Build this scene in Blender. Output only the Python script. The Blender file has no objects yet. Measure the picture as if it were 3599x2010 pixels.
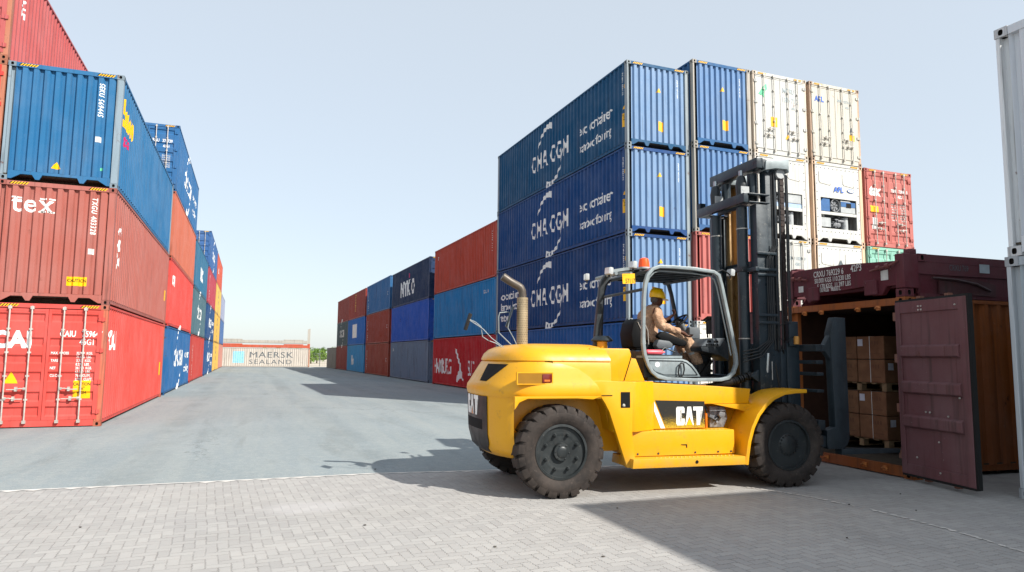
import bpy, bmesh, math, random
from mathutils import Vector, Matrix
random.seed(7)
PI = math.pi
scn = bpy.context.scene
C = scn.collection
R = math.radians

# ------------------------------------------------------------------ materials
def srgb(h):
    if isinstance(h, str):
        h = h.lstrip('#'); c = [int(h[i:i+2], 16)/255 for i in (0, 2, 4)]
    else: c = h
    return tuple(v/12.92 if v <= .04045 else ((v+.055)/1.055)**2.4 for v in c)

class NT:
    def __init__(s, name):
        s.m = bpy.data.materials.new(name); s.m.use_nodes = True
        s.t = s.m.node_tree; s.n = s.t.nodes; s.l = s.t.links
        s.n.clear()
        s.out = s.n.new('ShaderNodeOutputMaterial'); s.b = s.n.new('ShaderNodeBsdfPrincipled')
        s.l.new(s.b.outputs[0], s.out.inputs[0])
    def node(s, k, **kw):
        n = s.n.new(k)
        for a, v in kw.items(): setattr(n, a, v)
        return n
    def set(s, sock, v):
        if hasattr(v, 'links') or hasattr(v, 'is_linked'): s.l.new(v, sock)
        else: sock.default_value = v
    def coord(s, kind='Object'): return s.node('ShaderNodeTexCoord').outputs[kind]
    def mapping(s, v, scale=(1, 1, 1), rot=(0, 0, 0), loc=(0, 0, 0)):
        n = s.node('ShaderNodeMapping'); s.l.new(v, n.inputs[0])
        n.inputs['Scale'].default_value = scale; n.inputs['Rotation'].default_value = rot; n.inputs['Location'].default_value = loc
        return n.outputs[0]
    def noise(s, v, scale, detail=4, rough=.55, w=None, out='Fac', dist=0):
        n = s.node('ShaderNodeTexNoise')
        if w is not None:
            n.noise_dimensions = '4D'; s.set(n.inputs['W'], w)
        s.l.new(v, n.inputs['Vector']); n.inputs['Scale'].default_value = scale
        n.inputs['Detail'].default_value = detail; n.inputs['Roughness'].default_value = rough
        n.inputs['Distortion'].default_value = dist
        return n.outputs[out]
    def ramp(s, f, stops):
        n = s.node('ShaderNodeValToRGB'); s.l.new(f, n.inputs[0]); e = n.color_ramp.elements
        while len(e) < len(stops): e.new(.5)
        for k, (p, c) in enumerate(stops):
            e[k].position = p; e[k].color = (*c, 1) if len(c) == 3 else c
        return n.outputs[0]
    def rampf(s, f, a, b, va=0., vb=1.):
        n = s.node('ShaderNodeMapRange'); n.clamp = True; s.l.new(f, n.inputs[0])
        for i, v in zip((1, 2, 3, 4), (a, b, va, vb)): n.inputs[i].default_value = v
        return n.outputs[0]
    def mix(s, f, a, b, mode='MIX'):
        n = s.node('ShaderNodeMix', data_type='RGBA', blend_type=mode)
        s.set(n.inputs[0], f)
        for i, v in ((6, a), (7, b)):
            if isinstance(v, tuple): n.inputs[i].default_value = (*v[:3], 1)
            else: s.l.new(v, n.inputs[i])
        return n.outputs[2]
    def math(s, op, a, b=0.):
        n = s.node('ShaderNodeMath', operation=op)
        s.set(n.inputs[0], a); s.set(n.inputs[1], b); return n.outputs[0]
    def bump(s, h, strength=.3, dist=.01):
        n = s.node('ShaderNodeBump'); s.l.new(h, n.inputs['Height'])
        n.inputs['Strength'].default_value = strength; n.inputs['Distance'].default_value = dist
        s.l.new(n.outputs[0], s.b.inputs['Normal'])
    def done(s, col=None, rough=None, metal=0., spec=None):
        if col is not None:
            if isinstance(col, tuple): s.b.inputs['Base Color'].default_value = (*col[:3], 1)
            else: s.l.new(col, s.b.inputs['Base Color'])
        if rough is not None: s.set(s.b.inputs['Roughness'], rough)
        s.b.inputs['Metallic'].default_value = metal
        if spec is not None: s.b.inputs['Specular IOR Level'].default_value = spec
        return s.m

def plain(name, col, rough=.6, metal=0., var=.12, scale=6, bump=0., spec=.4):
    t = NT(name); v = t.coord(); n = t.noise(v, scale, 5)
    c = srgb(col)
    lo = tuple(x*(1-var) for x in c); hi = tuple(min(1, x*(1+var)) for x in c)
    out = t.ramp(n, [(.3, lo), (.7, hi)])
    if bump: t.bump(t.noise(v, scale*8, 3), bump, .005)
    return t.done(out, rough, metal, spec)

def painted(name, rust, grime, rough=.55, streak_col='#4a2a1c', spec=.18):
    """ship container paint: colour from the object's own colour, faded, scuffed, rust patches and run-down streaks"""
    t = NT(name); oi = t.node('ShaderNodeObjectInfo'); v = t.coord()
    base = oi.outputs['Color']; w = t.math('MULTIPLY', oi.outputs['Random'], 40)
    big = t.noise(v, .9, 4, .6, w)
    c = t.mix(t.rampf(big, .4, .75, 0, .06), base, (.7, .7, .7))
    st = t.noise(t.mapping(v, (7, 7, .35)), 1.6, 5, .65, w)
    c = t.mix(t.rampf(st, .52, .74, 0, grime), c, srgb('#3a322e'))
    st2 = t.noise(t.mapping(v, (16, 16, .22)), 1.2, 4, .6, w)
    c = t.mix(t.rampf(st2, .62, .7, 0, rust*.8), c, srgb(streak_col))
    sp = t.noise(v, 3.5, 8, .7, w)
    c = t.mix(t.rampf(sp, .66-.05*rust, .70, 0, min(1, rust*1.3)), c, srgb('#5d3422'))
    fine = t.noise(v, 28, 4, .7, w)
    c = t.mix(t.rampf(fine, .66, .72, 0, .35*grime+.1), c, (.55, .52, .48))
    return t.done(c, t.rampf(sp, .4, .75, rough-.08, rough+.25), 0, spec)

M = {}
M['steel'] = painted('container_paint', .34, .4)
M['worn'] = painted('container_paint_worn', .6, .65)
M['clean'] = painted('container_paint_clean', .08, .2)
M['rusty'] = painted('container_paint_frame', .85, .8)
M['hole'] = plain('casting_hollow', '#15110f', .9)
M['white'] = plain('white_lettering', '#e6e6e2', .6, var=.1)
M['white2'] = plain('white_faded_lettering', '#c9c8c4', .7, var=.25)
M['blk'] = plain('black_marking', '#171717', .6)
M['grey_let'] = plain('grey_lettering', '#5a6266', .6, var=.15)
M['pale_let'] = plain('pale_lettering', '#a8b4b8', .6, var=.2)
M['yel_mark'] = plain('yellow_sticker', '#f0b400', .5, var=.12)
M['mag'] = plain('magenta_marking', '#c2185b', .5)
M['lblue'] = plain('light_blue_marking', '#8fc7dc', .6, var=.25)
M['blue_let'] = plain('blue_lettering', '#2c5fb8', .6, var=.1)
M['green'] = plain('green_marking', '#5fbf90', .6)
M['gold'] = plain('gold_lettering', '#c9a24a', .6)
M['galv'] = plain('galvanised_bar', '#b9b4ac', .45, .25, .25, 9)
M['dark'] = plain('dark_void', '#0b0b0c', .95)
M['machinery'] = plain('machinery_grey', '#75777a', .5, .2, .5, 20)
M['wood'] = plain('pallet_wood', '#8a7458', .85, 0, .3, 8, .3)
M['wfloor'] = plain('container_floor_wood', '#4a4238', .9, 0, .3, 8, .3)
M['strap'] = plain('white_strap', '#d8d8d4', .5)
M['skin'] = plain('person_skin', '#53301f', .55, var=.08, scale=20)
M['grey_hair'] = plain('grey_hair', '#5a5654', .9, var=.3, scale=60)
M['boot'] = plain('boot_leather', '#191715', .6)
M['rubber_dark'] = plain('black_rubber_trim', '#141414', .7)
M['seatfab'] = plain('seat_vinyl', '#0a0b0d', .6, var=.2, scale=15, bump=.2, spec=.15)
M['grey_plastic'] = plain('grey_console_plastic', '#5b6064', .5)
M['white_plastic'] = plain('grey_white_plastic', '#a9acac', .5)
M['red_ext'] = plain('extinguisher_red', '#de5a66', .35)
M['glass_lamp'] = plain('lamp_glass', '#cfd3d4', .15, spec=.8)
M['orange_beacon'] = plain('beacon_orange', '#ff5a22', .3)
M['redlens'] = plain('tail_lamp_red', '#6e1408', .2, spec=.8)
M['amber'] = plain('tail_lamp_amber', '#c96a12', .2, spec=.8)
M['mirror'] = plain('mirror_glass', '#3c4246', .1, .6)
M['chrome'] = plain('chromed_tube', '#a7abad', .25, .9)

def mk_yellow():
    t = NT('forklift_yellow_paint'); v = t.coord()
    c = t.mix(t.rampf(t.noise(v, 2, 5), .35, .7, 0, .25), srgb('#dc9d02'), srgb('#e0aa1e'))
    d = t.noise(v, 9, 8, .7)
    c = t.mix(t.rampf(d, .58, .70, 0, .5), c, srgb('#a87c2c'))
    c = t.mix(t.rampf(t.noise(t.mapping(v, (3, 3, 14)), 2.2, 8, .85), .66, .70, 0, .45), c, srgb('#5a4a2a'))
    g = t.noise(t.mapping(v, (8, 8, 1)), 1.5, 6, .7)
    c = t.mix(t.rampf(g, .58, .75, 0, .3), c, srgb('#8a6a2c'))
    sx = t.node('ShaderNodeSeparateXYZ'); t.l.new(v, sx.inputs[0])
    dust = t.math('MULTIPLY', t.rampf(sx.outputs[2], .35, .6, .5, 0), t.rampf(t.noise(v, 5, 6, .7), .35, .7))
    c = t.mix(dust, c, srgb('#a08a5c'))
    t.b.inputs['Coat Weight'].default_value = .15
    t.b.inputs['Coat Roughness'].default_value = .2
    return t.done(c, t.rampf(d, .3, .7, .32, .5), 0, .45)
M['yellow'] = mk_yellow()
def mk_worn(name, base, chip, amt, rough=.45, metal=.1):
    t = NT(name); v = t.coord()
    c = t.mix(t.rampf(t.noise(v, 3, 6, .65), .35, .7), srgb(base), tuple(x*1.5 for x in srgb(base)))
    c = t.mix(t.rampf(t.noise(v, 14, 8, .75), .60, .68, 0, amt), c, srgb(chip))
    c = t.mix(t.rampf(t.noise(t.mapping(v, (10, 10, .8)), 1.4, 5, .7), .56, .72, 0, amt*.8), c, srgb('#59504a'))
    t.bump(t.noise(v, 30, 3), .15, .004)
    return t.done(c, t.rampf(t.noise(v, 6, 4), .3, .7, rough-.12, rough+.15), metal, .5)
M['mast'] = mk_worn('mast_charcoal_paint', '#212c33', '#8b8880', .4, .36)
M['mastlit'] = mk_worn('mast_sunlit_rusty_channel', '#94754a', '#e0c9a0', .9, .35)  # lit copy of the mast: rusty gold with sunlight put into the colour
M['cabgrey'] = mk_worn('cab_grey_paint', '#7b8486', '#a9adac', .3, .4)
M['cabdark'] = mk_worn('cab_dark_paint', '#1c2226', '#59605f', .3, .45)
M['bumper'] = mk_worn('bumper_black_plastic', '#1f1c1b', '#3e3835', .25, .5, 0)
M['chain'] = mk_worn('greasy_chain', '#2a2220', '#6c4a36', .5, .5, .5)
M['hose'] = mk_worn('hydraulic_hose', '#101214', '#3a3c3c', .2, .45, 0)
M['pipe'] = mk_worn('exhaust_steel', '#4f4841', '#9a9084', .6, .45, .4)
M['pipe2'] = mk_worn('exhaust_shield', '#8f8168', '#c8bda2', .5, .5, .3)
M['fork'] = mk_worn('fork_steel', '#232c32', '#5c666b', .25, .5, .2)
M['hub'] = mk_worn('wheel_hub_paint', '#232728', '#6b6962', .4, .42, .2)

def mk_tyre():
    t = NT('tyre_rubber'); v = t.coord()
    c = t.mix(t.rampf(t.noise(v, 4, 6, .7), .3, .72), srgb('#211e1d'), srgb('#443c37'))
    c = t.mix(t.rampf(t.noise(v, 22, 6, .7), .58, .7, 0, .4), c, srgb('#655a51'))
    t.bump(t.noise(v, 40, 3), .3, .004)
    return t.done(c, .75, 0, .25)
M['tyre'] = mk_tyre()

def mk_cover():
    t = NT('khaki_coverall_cloth'); v = t.coord()
    c = t.mix(t.rampf(t.noise(v, 7, 4), .35, .65), srgb('#b08c70'), srgb('#c9a68a'))
    t.bump(t.noise(t.mapping(v, (1, 1, 1)), 11, 5, .6, dist=1.2), 1.0, .05)
    return t.done(c, .85, 0, .1)
M['cloth'] = mk_cover()
def mk_card():
    t = NT('brown_cardboard'); v = t.coord(); oi = t.node('ShaderNodeObjectInfo')
    c = t.mix(t.rampf(t.noise(v, 6, 4, w=oi.outputs['Random']), .3, .7), srgb('#74523d'), srgb('#8a664c'))
    return t.done(c, .85, 0, .15)
M['card'] = mk_card()
M['shade_sheet'] = plain('interior_shade_brown', '#3a2419', .9, 0, .3, 3)  # dark brown that paints in the shade inside the open container
M['card_print'] = plain('cardboard_print', '#6f4c38', .85)
M['paper'] = plain('paper_label', '#c9ccd8', .7)
M['helmet'] = plain('yellow_helmet', '#f5c400', .3, var=.06, scale=5, spec=.6)

def mk_pavers():
    """small zigzag-edged concrete pavers laid herringbone"""
    t = NT('zigzag_concrete_pavers'); v = t.coord(); m = t.math
    sx = t.node('ShaderNodeSeparateXYZ'); t.l.new(v, sx.inputs[0])
    wob = t.noise(v, 1.1, 3, .5, out='Color'); sw = t.node('ShaderNodeSeparateXYZ'); t.l.new(wob, sw.inputs[0])
    wf = t.noise(v, 14, 2, .5, out='Color'); sf = t.node('ShaderNodeSeparateXYZ'); t.l.new(wf, sf.inputs[0])
    X = m('ADD', m('ADD', sx.outputs[0], m('MULTIPLY', sw.outputs[0], .05)), m('MULTIPLY', sf.outputs[0], .012))
    Y = m('ADD', m('ADD', sx.outputs[1], m('MULTIPLY', sw.outputs[1], .07)), m('MULTIPLY', sf.outputs[1], .012))
    X, Y = m('ADD', m('MULTIPLY', X, .995), m('MULTIPLY', Y, .05)), m('SUBTRACT', m('MULTIPLY', Y, .995), m('MULTIPLY', X, .05))
    def tri(a, per, amp): return m('MULTIPLY', m('SUBTRACT', m('PINGPONG', a, per), per/2), amp)
    w = .098
    xx = m('DIVIDE', m('ADD', X, tri(Y, w/4, .42)), w); yy = m('DIVIDE', m('ADD', Y, tri(X, w/4, .42)), w)
    i = m('FLOOR', xx); j = m('FLOOR', yy); fx = m('SUBTRACT', xx, i); fy = m('SUBTRACT', yy, j)
    k = m('FLOORED_MODULO', m('SUBTRACT', i, j), 4)
    def eq(n):
        q = t.node('ShaderNodeMath', operation='COMPARE'); t.l.new(k, q.inputs[0]); q.inputs[1].default_value = n; q.inputs[2].default_value = .3; return q.outputs[0]
    e0, e1, e2, e3 = eq(0), eq(1), eq(2), eq(3)
    d = m('MINIMUM', m('MINIMUM', m('ADD', fx, m('MULTIPLY', e1, 9)), m('ADD', m('SUBTRACT', 1., fx), m('MULTIPLY', e0, 9))),
          m('MINIMUM', m('ADD', fy, m('MULTIPLY', e2, 9)), m('ADD', m('SUBTRACT', 1., fy), m('MULTIPLY', e3, 9))))
    cb = t.node('ShaderNodeCombineXYZ'); t.l.new(m('SUBTRACT', i, e1), cb.inputs[0]); t.l.new(m('SUBTRACT', j, e2), cb.inputs[1])
    wn = t.node('ShaderNodeTexWhiteNoise'); wn.noise_dimensions = '2D'; t.l.new(cb.outputs[0], wn.inputs['Vector'])
    c = t.mix(wn.outputs[0], srgb('#979593'), srgb('#a4a29f'))
    c = t.mix(t.rampf(t.noise(v, .7, 5, .6), .3, .7, 0, .4), c, srgb('#b0aca6'))
    c = t.mix(t.rampf(t.noise(v, .35, 4, .6, dist=.6), .5, .68, 0, .28), c, srgb('#85837f'))
    # cement haze spilt on the paving
    ds = t.node('ShaderNodeVectorMath', operation='DISTANCE'); t.l.new(t.mapping(v, (.62, 1.15, 1)), ds.inputs[0]); ds.inputs[1].default_value = (.44, 9.75, 0)
    spill = m('MULTIPLY', t.rampf(m('ADD', ds.outputs[1], m('MULTIPLY', t.noise(v, 3, 4), .3)), .34, .58, .35, 0), 1.)
    joint = t.rampf(d, .025, .085, 1, 0)
    gap = t.rampf(t.noise(v, 5, 5, .7), .38, .62, .25, 1.)
    jn = m('MULTIPLY', joint, gap); jn = m('MULTIPLY', jn, m('SUBTRACT', 1., spill))
    c = t.mix(m('MULTIPLY', jn, .42), c, srgb('#6a655f'))
    c = t.mix(t.rampf(t.noise(v, 9, 6, .75), .64, .70, 0, .35), c, srgb('#6b665f'))
    c = t.mix(t.rampf(t.noise(t.mapping(v, (1, 2.2, 1)), 21, 4, .7), .69, .72, 0, .75), c, srgb('#4d4944'))
    c = t.mix(spill, c, srgb('#b9b6b6'))
    h = m('ADD', m('MULTIPLY', jn, -1.), m('MULTIPLY', t.noise(v, 30, 4), .35)); h = m('ADD', h, m('MULTIPLY', wn.outputs[0], .5))
    t.bump(h, .6, .009)
    return t.done(c, .85, 0, .2)
M['pavers'] = mk_pavers()
def mk_asphalt():
    t = NT('grey_asphalt'); v = t.coord()
    c = t.mix(t.rampf(t.noise(v, .25, 5, .6), .3, .7), srgb('#7c8689'), srgb('#889194'))
    c = t.mix(t.rampf(t.noise(t.mapping(v, (1.6, .10, 1)), .8, 6, .7, dist=.5), .42, .70, 0, .42), c, srgb('#9b9e99'))
    c = t.mix(t.rampf(t.noise(t.mapping(v, (.9, .16, 1), (0, 0, .2)), 1.3, 6, .7, dist=.8), .54, .70, 0, .45), c, srgb('#666c6c'))
    c = t.mix(t.rampf(t.noise(v, 6, 8, .8), .45, .68, 0, .4), c, srgb('#a4a7a2'))
    c = t.mix(t.rampf(t.noise(v, 45, 5, .8), .54, .66, 0, .55), c, srgb('#b9bbb6'))
    c = t.mix(t.rampf(t.noise(v, 26, 6, .8), .57, .68, 0, .6), c, srgb('#565b5b'))
    c = t.mix(t.rampf(t.noise(t.mapping(v, (.7, 1.6, 1)), 1.1, 8, .8), .655, .70, 0, .55), c, srgb('#545958'))
    vo = t.node('ShaderNodeTexVoronoi', feature='DISTANCE_TO_EDGE'); vo.inputs['Scale'].default_value = .16
    dn = t.node('ShaderNodeVectorMath', operation='ADD'); t.l.new(v, dn.inputs[0])
    sc = t.node('ShaderNodeVectorMath', operation='SCALE'); t.l.new(t.noise(v, .9, 6, .7, out='Color'), sc.inputs[0]); sc.inputs['Scale'].default_value = 2.2; t.l.new(sc.outputs[0], dn.inputs[1])
    t.l.new(dn.outputs[0], vo.inputs['Vector'])
    ck = t.math('MULTIPLY', t.rampf(vo.outputs['Distance'], .0, .005, .7, 0), t.rampf(t.noise(v, .12, 3), .48, .56))
    c = t.mix(ck, c, srgb('#4f5556'))
    wv = t.node('ShaderNodeTexWave', wave_type='BANDS', bands_direction='X'); wv.inputs['Scale'].default_value = .085; wv.inputs['Distortion'].default_value = 2.4; wv.inputs['Detail'].default_value = 1.5; wv.inputs['Detail Scale'].default_value = .25
    t.l.new(v, wv.inputs['Vector'])
    tk = t.math('MULTIPLY', t.rampf(wv.outputs['Fac'], .86, .99, 0, .30), t.rampf(t.noise(v, .35, 5, .7), .4, .62))
    c = t.mix(tk, c, srgb('#62696a'))
    t.bump(t.noise(v, 60, 4, .75), .5, .008)
    return t.done(c, .9, 0, .2)
M['asphalt'] = mk_asphalt()
M['sand'] = plain('pale_sandy_ground', '#b8ad9d', .95, 0, .12, .3, .2)
M['concrete'] = plain('pale_concrete_edging', '#c6c2bc', .85, 0, .15, 4, .3)
M['leaf'] = plain('tree_leaves', '#55722c', .7, 0, .45, .9)
M['leaf2'] = plain('tree_leaves_light', '#6f8d38', .7, 0, .4, .9)
M['bark'] = plain('tree_bark', '#5d4a38', .9, 0, .3, 5)
M['fence'] = plain('fence_wire', '#6a6e6c', .5, .3)

# ------------------------------------------------------------------ mesh builders
class MB:
    def __init__(s): s.bm = bmesh.new(); s.mi = 0
    def _f(s, vs):
        try:
            f = s.bm.faces.new(vs); f.material_index = s.mi; return f
        except ValueError: return None
    def box(s, x0, x1, y0, y1, z0, z1):
        v = [s.bm.verts.new((x, y, z)) for z in (z0, z1) for x, y in ((x0, y0), (x1, y0), (x1, y1), (x0, y1))]
        for a in ((3, 2, 1, 0), (4, 5, 6, 7), (0, 1, 5, 4), (1, 2, 6, 5), (2, 3, 7, 6), (3, 0, 4, 7)): s._f([v[i] for i in a])
        return s
    def prism(s, pts, a0, a1, axis='y'):
        """polygon pts extruded from a0 to a1; axis y: pts are (x,z); x: (y,z); z: (x,y)"""
        def mk(p, a): return {'y': (p[0], a, p[1]), 'x': (a, p[0], p[1]), 'z': (p[0], p[1], a)}[axis]
        A = [s.bm.verts.new(mk(p, a0)) for p in pts]; B = [s.bm.verts.new(mk(p, a1)) for p in pts]
        n = len(pts); s._f(A[::-1]); s._f(B)
        for i in range(n): s._f([A[i], A[(i+1) % n], B[(i+1) % n], B[i]])
        return s
    def loft(s, rings, cap=True, closed=True):
        V = [[s.bm.verts.new(p) for p in r] for r in rings]; n = len(V[0])
        for a, b in zip(V[:-1], V[1:]):
            for i in range(n if closed else n-1): s._f([a[i], a[(i+1) % n], b[(i+1) % n], b[i]])
        if cap: s._f(V[0][::-1]); s._f(V[-1])
        return s
    def tube(s, pts, r, n=8, closed=False, ry=None, cap=True):
        pts = [Vector(p) for p in pts]; m = len(pts); rings = []
        up = None
        for i, p in enumerate(pts):
            a = pts[(i-1) % m] if (closed or i) else p; b = pts[(i+1) % m] if (closed or i < m-1) else p
            d = (b-a).normalized()
            if up is None:
                up = Vector((0, 1, 0)) if abs(d.y) < .8 else Vector((1, 0, 0))
            u = (up - d*up.dot(d)).normalized(); w = d.cross(u); up = u
            rr = r[i] if isinstance(r, (list, tuple)) else r
            q = ry if ry else rr
            # keep width at mitred corners
            k = 1.
            if a != p and b != p:
                cs = (p-a).normalized().dot((b-p).normalized()); k = 1/max(.7, math.sqrt(max(.01, (1+cs)/2)))
            if n == 4:
                rings.append([p+u*(q*sx)+w*(rr*sy*k) for sx, sy in ((-1, -1), (1, -1), (1, 1), (-1, 1))])
            else:
                rings.append([p+u*(q*math.cos(2*PI*j/n))+w*(rr*math.sin(2*PI*j/n)*k) for j in range(n)])
        if closed: rings.append(rings[0]); return s.loft2(rings)
        return s.loft(rings, cap)
    def loft2(s, rings):
        V = [[s.bm.verts.new(p) for p in r] for r in rings[:-1]]; V.append(V[0]); n = len(V[0])
        for a, b in zip(V[:-1], V[1:]):
            for i in range(n): s._f([a[i], a[(i+1) % n], b[(i+1) % n], b[i]])
        return s
    def lathe(s, prof, c, axis='y', n=32, cap=True):
        """prof list of (r, h) turned about axis through c"""
        rings = []
        for r, h in prof:
            ring = []
            for j in range(n):
                a = 2*PI*j/n; u, v = r*math.cos(a), r*math.sin(a)
                p = {'y': (u, h, v), 'z': (u, v, h), 'x': (h, u, v)}[axis]
                ring.append((c[0]+p[0], c[1]+p[1], c[2]+p[2]))
            rings.append(ring)
        return s.loft(rings, cap)
    def cyl(s, c, r, h0, h1, axis='z', n=16): return s.lathe([(r, h0), (r, h1)], c, axis, n)
    def ico(s, c, r, sub=2, sc=(1, 1, 1)):
        m = Matrix.Translation(c) @ Matrix.Diagonal((*sc, 1))
        res = bmesh.ops.create_icosphere(s.bm, subdivisions=sub, radius=r, matrix=m)
        for f in {f for v in res['verts'] for f in v.link_faces}: f.material_index = s.mi
        return s
    def bevel(s, w, seg=2, ang=30):
        bmesh.ops.recalc_face_normals(s.bm, faces=s.bm.faces[:])
        es = [e for e in s.bm.edges if len(e.link_faces) == 2 and e.calc_face_angle(0) > R(ang)]
        bmesh.ops.bevel(s.bm, geom=es, offset=w, segments=seg, affect='EDGES', clamp_overlap=True, profile=.6)
        return s
    def mesh(s, name, mats, smooth=30, recalc=True):
        if recalc: bmesh.ops.recalc_face_normals(s.bm, faces=s.bm.faces[:])
        me = bpy.data.meshes.new(name); s.bm.to_mesh(me); s.bm.free()
        for m in (mats if isinstance(mats, (list, tuple)) else [mats]): me.materials.append(m)
        if smooth:
            me.polygons.foreach_set('use_smooth', [True]*len(me.polygons))
            me.set_sharp_from_angle(angle=R(smooth))
        return me
    def obj(s, name, mats, parent=None, smooth=30, color=None, recalc=True):
        return link(name, s.mesh(name, mats, smooth, recalc), parent, color)

def link(name, me, parent=None, color=None, loc=None, rz=None):
    o = bpy.data.objects.new(name, me); C.objects.link(o)
    if parent: o.parent = parent
    if color: o.color = (*color, 1)
    if loc: o.location = loc
    if rz is not None: o.rotation_euler[2] = rz
    return o
def tag(o, label, cat, group=None, kind=None):
    if label: o['label'] = label
    if cat: o['category'] = cat
    if group: o['group'] = group
    if kind: o['kind'] = kind
    return o
def thing(name, label, cat, loc=(0, 0, 0), rz=0, group=None, scale=None):
    o = bpy.data.objects.new(name, None); C.objects.link(o); o.empty_display_size = .3
    o.location = loc; o.rotation_euler = (0, 0, rz)
    if scale: o.scale = scale
    return tag(o, label, cat, group)

# ---- lettering: text outlines laid as paint on (possibly corrugated) panels
def text_bm(txt, size, sx=1., bold=0., spacing=1., line=1., align='LEFT'):
    cu = bpy.data.curves.new('lettering', 'FONT'); cu.body = txt; cu.size = size; cu.offset = bold*size
    cu.space_character = spacing; cu.space_line = line; cu.resolution_u = 3; cu.align_x = align
    o = bpy.data.objects.new('lettering', cu); C.objects.link(o)
    bpy.context.view_layer.update()
    me = o.to_mesh(); bm = bmesh.new(); bm.from_mesh(me); o.to_mesh_clear()
    bpy.data.objects.remove(o); bpy.data.curves.remove(cu)
    bmesh.ops.remove_doubles(bm, verts=bm.verts[:], dist=size*.0005)
    for v in bm.verts: v.co.x *= sx; v.co.z = 0
    return bm
def polys_bm(polys):
    bm = bmesh.new()
    for p in polys:
        try: bm.faces.new([bm.verts.new((x, y, 0)) for x, y in p])
        except ValueError: pass
    bmesh.ops.triangulate(bm, faces=bm.faces[:])
    return bm
def moved(bm, dx=0, dy=0, rot=0):
    for v in bm.verts:
        x, y = v.co.x, v.co.y
        v.co.x = x*math.cos(rot)-y*math.sin(rot)+dx; v.co.y = x*math.sin(rot)+y*math.cos(rot)+dy
    return bm
def merged(*bms):
    out = bms[0]
    for b in bms[1:]:
        me = bpy.data.meshes.new('x'); b.to_mesh(me); b.free(); out.from_mesh(me); bpy.data.meshes.remove(me)
    return out
def drape(bm, folds, depth, frame, thick=.003):
    """bm flat in (u,v); folds = u positions of creases (or ('v', list)); frame maps (u,v,d)->xyz"""
    ax = 0
    if isinstance(folds, tuple): ax = 1; folds = folds[1]
    if folds:
        lo = min(v.co[ax] for v in bm.verts); hi = max(v.co[ax] for v in bm.verts)
        for f in folds:
            if lo < f < hi:
                pc = [0, 0, 0]; pn = [0, 0, 0]; pc[ax] = f; pn[ax] = 1
                bmesh.ops.bisect_plane(bm, geom=bm.verts[:]+bm.edges[:]+bm.faces[:], plane_co=pc, plane_no=pn, dist=1e-5)
    for v in bm.verts:
        d = depth(v.co[ax]) if depth else 0
        v.co = frame(v.co.x, v.co.y, d+thick)
    return bm
def to_obj(bm, name, mat, parent):
    me = bpy.data.meshes.new(name); bm.to_mesh(me); bm.free(); me.materials.append(mat)
    return link(name, me, parent)

# ------------------------------------------------------------------ shipping container
W = 2.438; HC = 2.896; L40 = 12.192
SP = .278
def side_depth(u):            # u measured along length from corner post
    q = (u-.18) % SP
    if q < .08: return 0.
    if q < .125: return -.05*(q-.08)/.045
    if q < .23: return -.05
    return -.05*(1-(q-.23)/.048)
def folds_side(Lc):
    out = []; k = 0
    while .18+k*SP < Lc-.16:
        for q in (0, .08, .125, .23): out.append(.18+k*SP+q)
        k += 1
    return out
EP = .2285
def end_depth(u):             # u from panel left edge at x=-1.06
    q = (u+1.06) % EP
    if q < .03: return -.062*q/.03
    if q < .085: return -.062
    if q < .13: return -.062*(1-(q-.085)/.045)
    return 0.
FE = sorted(-1.06+k*EP+q for k in range(10) for q in (0, .03, .085, .13))
def door_depth(H):
    bands = [(.30*H-.32, .075), (.46*H-.32, .075), (.60*H-.32, .06), (.74*H-.32, .06), (.93*H-.30, .06), (.14*H-.2, .075)]
    bands = [(b+.16, w) for b, w in bands]
    def f(v):
        for b, w in bands:
            t = abs(v-b)
            if t < w: return -.036
            if t < w+.045: return -.036*(1-(t-w)/.045)
        return 0.
    fl = []
    for b, w in bands: fl += [b-w-.045, b-w, b+w, b+w+.045]
    return f, sorted(fl)

_c = {}
def cached(key, fn):
    if key not in _c: _c[key] = fn()
    return _c[key]

def casting_mesh():
    b = MB(); hx, hy, hz = .081, .089, .059
    def face(o, u, v, n, su, sv, hu, hv):
        o = Vector(o); u = Vector(u); v = Vector(v); n = Vector(n); k = 16
        ring = [(hu*math.copysign(abs(math.cos(2*PI*j/k))**.7, math.cos(2*PI*j/k)), hv*math.copysign(abs(math.sin(2*PI*j/k))**.7, math.sin(2*PI*j/k))) for j in range(k)]
        outer = []
        for cx, cy in ring:
            t = min(su/abs(cx) if abs(cx) > 1e-6 else 9e9, sv/abs(cy) if abs(cy) > 1e-6 else 9e9)
            outer.append((cx*t, cy*t))
        # snap to corners
        for sx, sy in ((1, 1), (-1, 1), (-1, -1), (1, -1)):
            i = min(range(k), key=lambda i: (outer[i][0]-sx*su)**2+(outer[i][1]-sy*sv)**2); outer[i] = (sx*su, sy*sv)
        O = [b.bm.verts.new(o+u*x+v*y) for x, y in outer]; I = [b.bm.verts.new(o+u*x+v*y) for x, y in ring]
        D = [b.bm.verts.new(o+u*x+v*y-n*.035) for x, y in ring]
        for i in range(k):
            j = (i+1) % k
            b.mi = 0; b._f([O[i], O[j], I[j], I[i]]); b.mi = 1; b._f([I[i], I[j], D[j], D[i]])
        b.mi = 1; b._f(D); b.mi = 0
    for s in (-1, 1):
        face((0, s*hy, 0), (-s, 0, 0), (0, 0, 1), (0, s, 0), hx, hz, .030, .038)
        face((s*hx, 0, 0), (0, s, 0), (0, 0, 1), (s, 0, 0), hy, hz, .030, .038)
        face((0, 0, s*hz), (s, 0, 0), (0, 1, 0), (0, 0, s), hx, hy, .03, .05)
    return b.mesh('corner_casting', [M['rusty'], M['hole']], 30, False)

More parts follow.
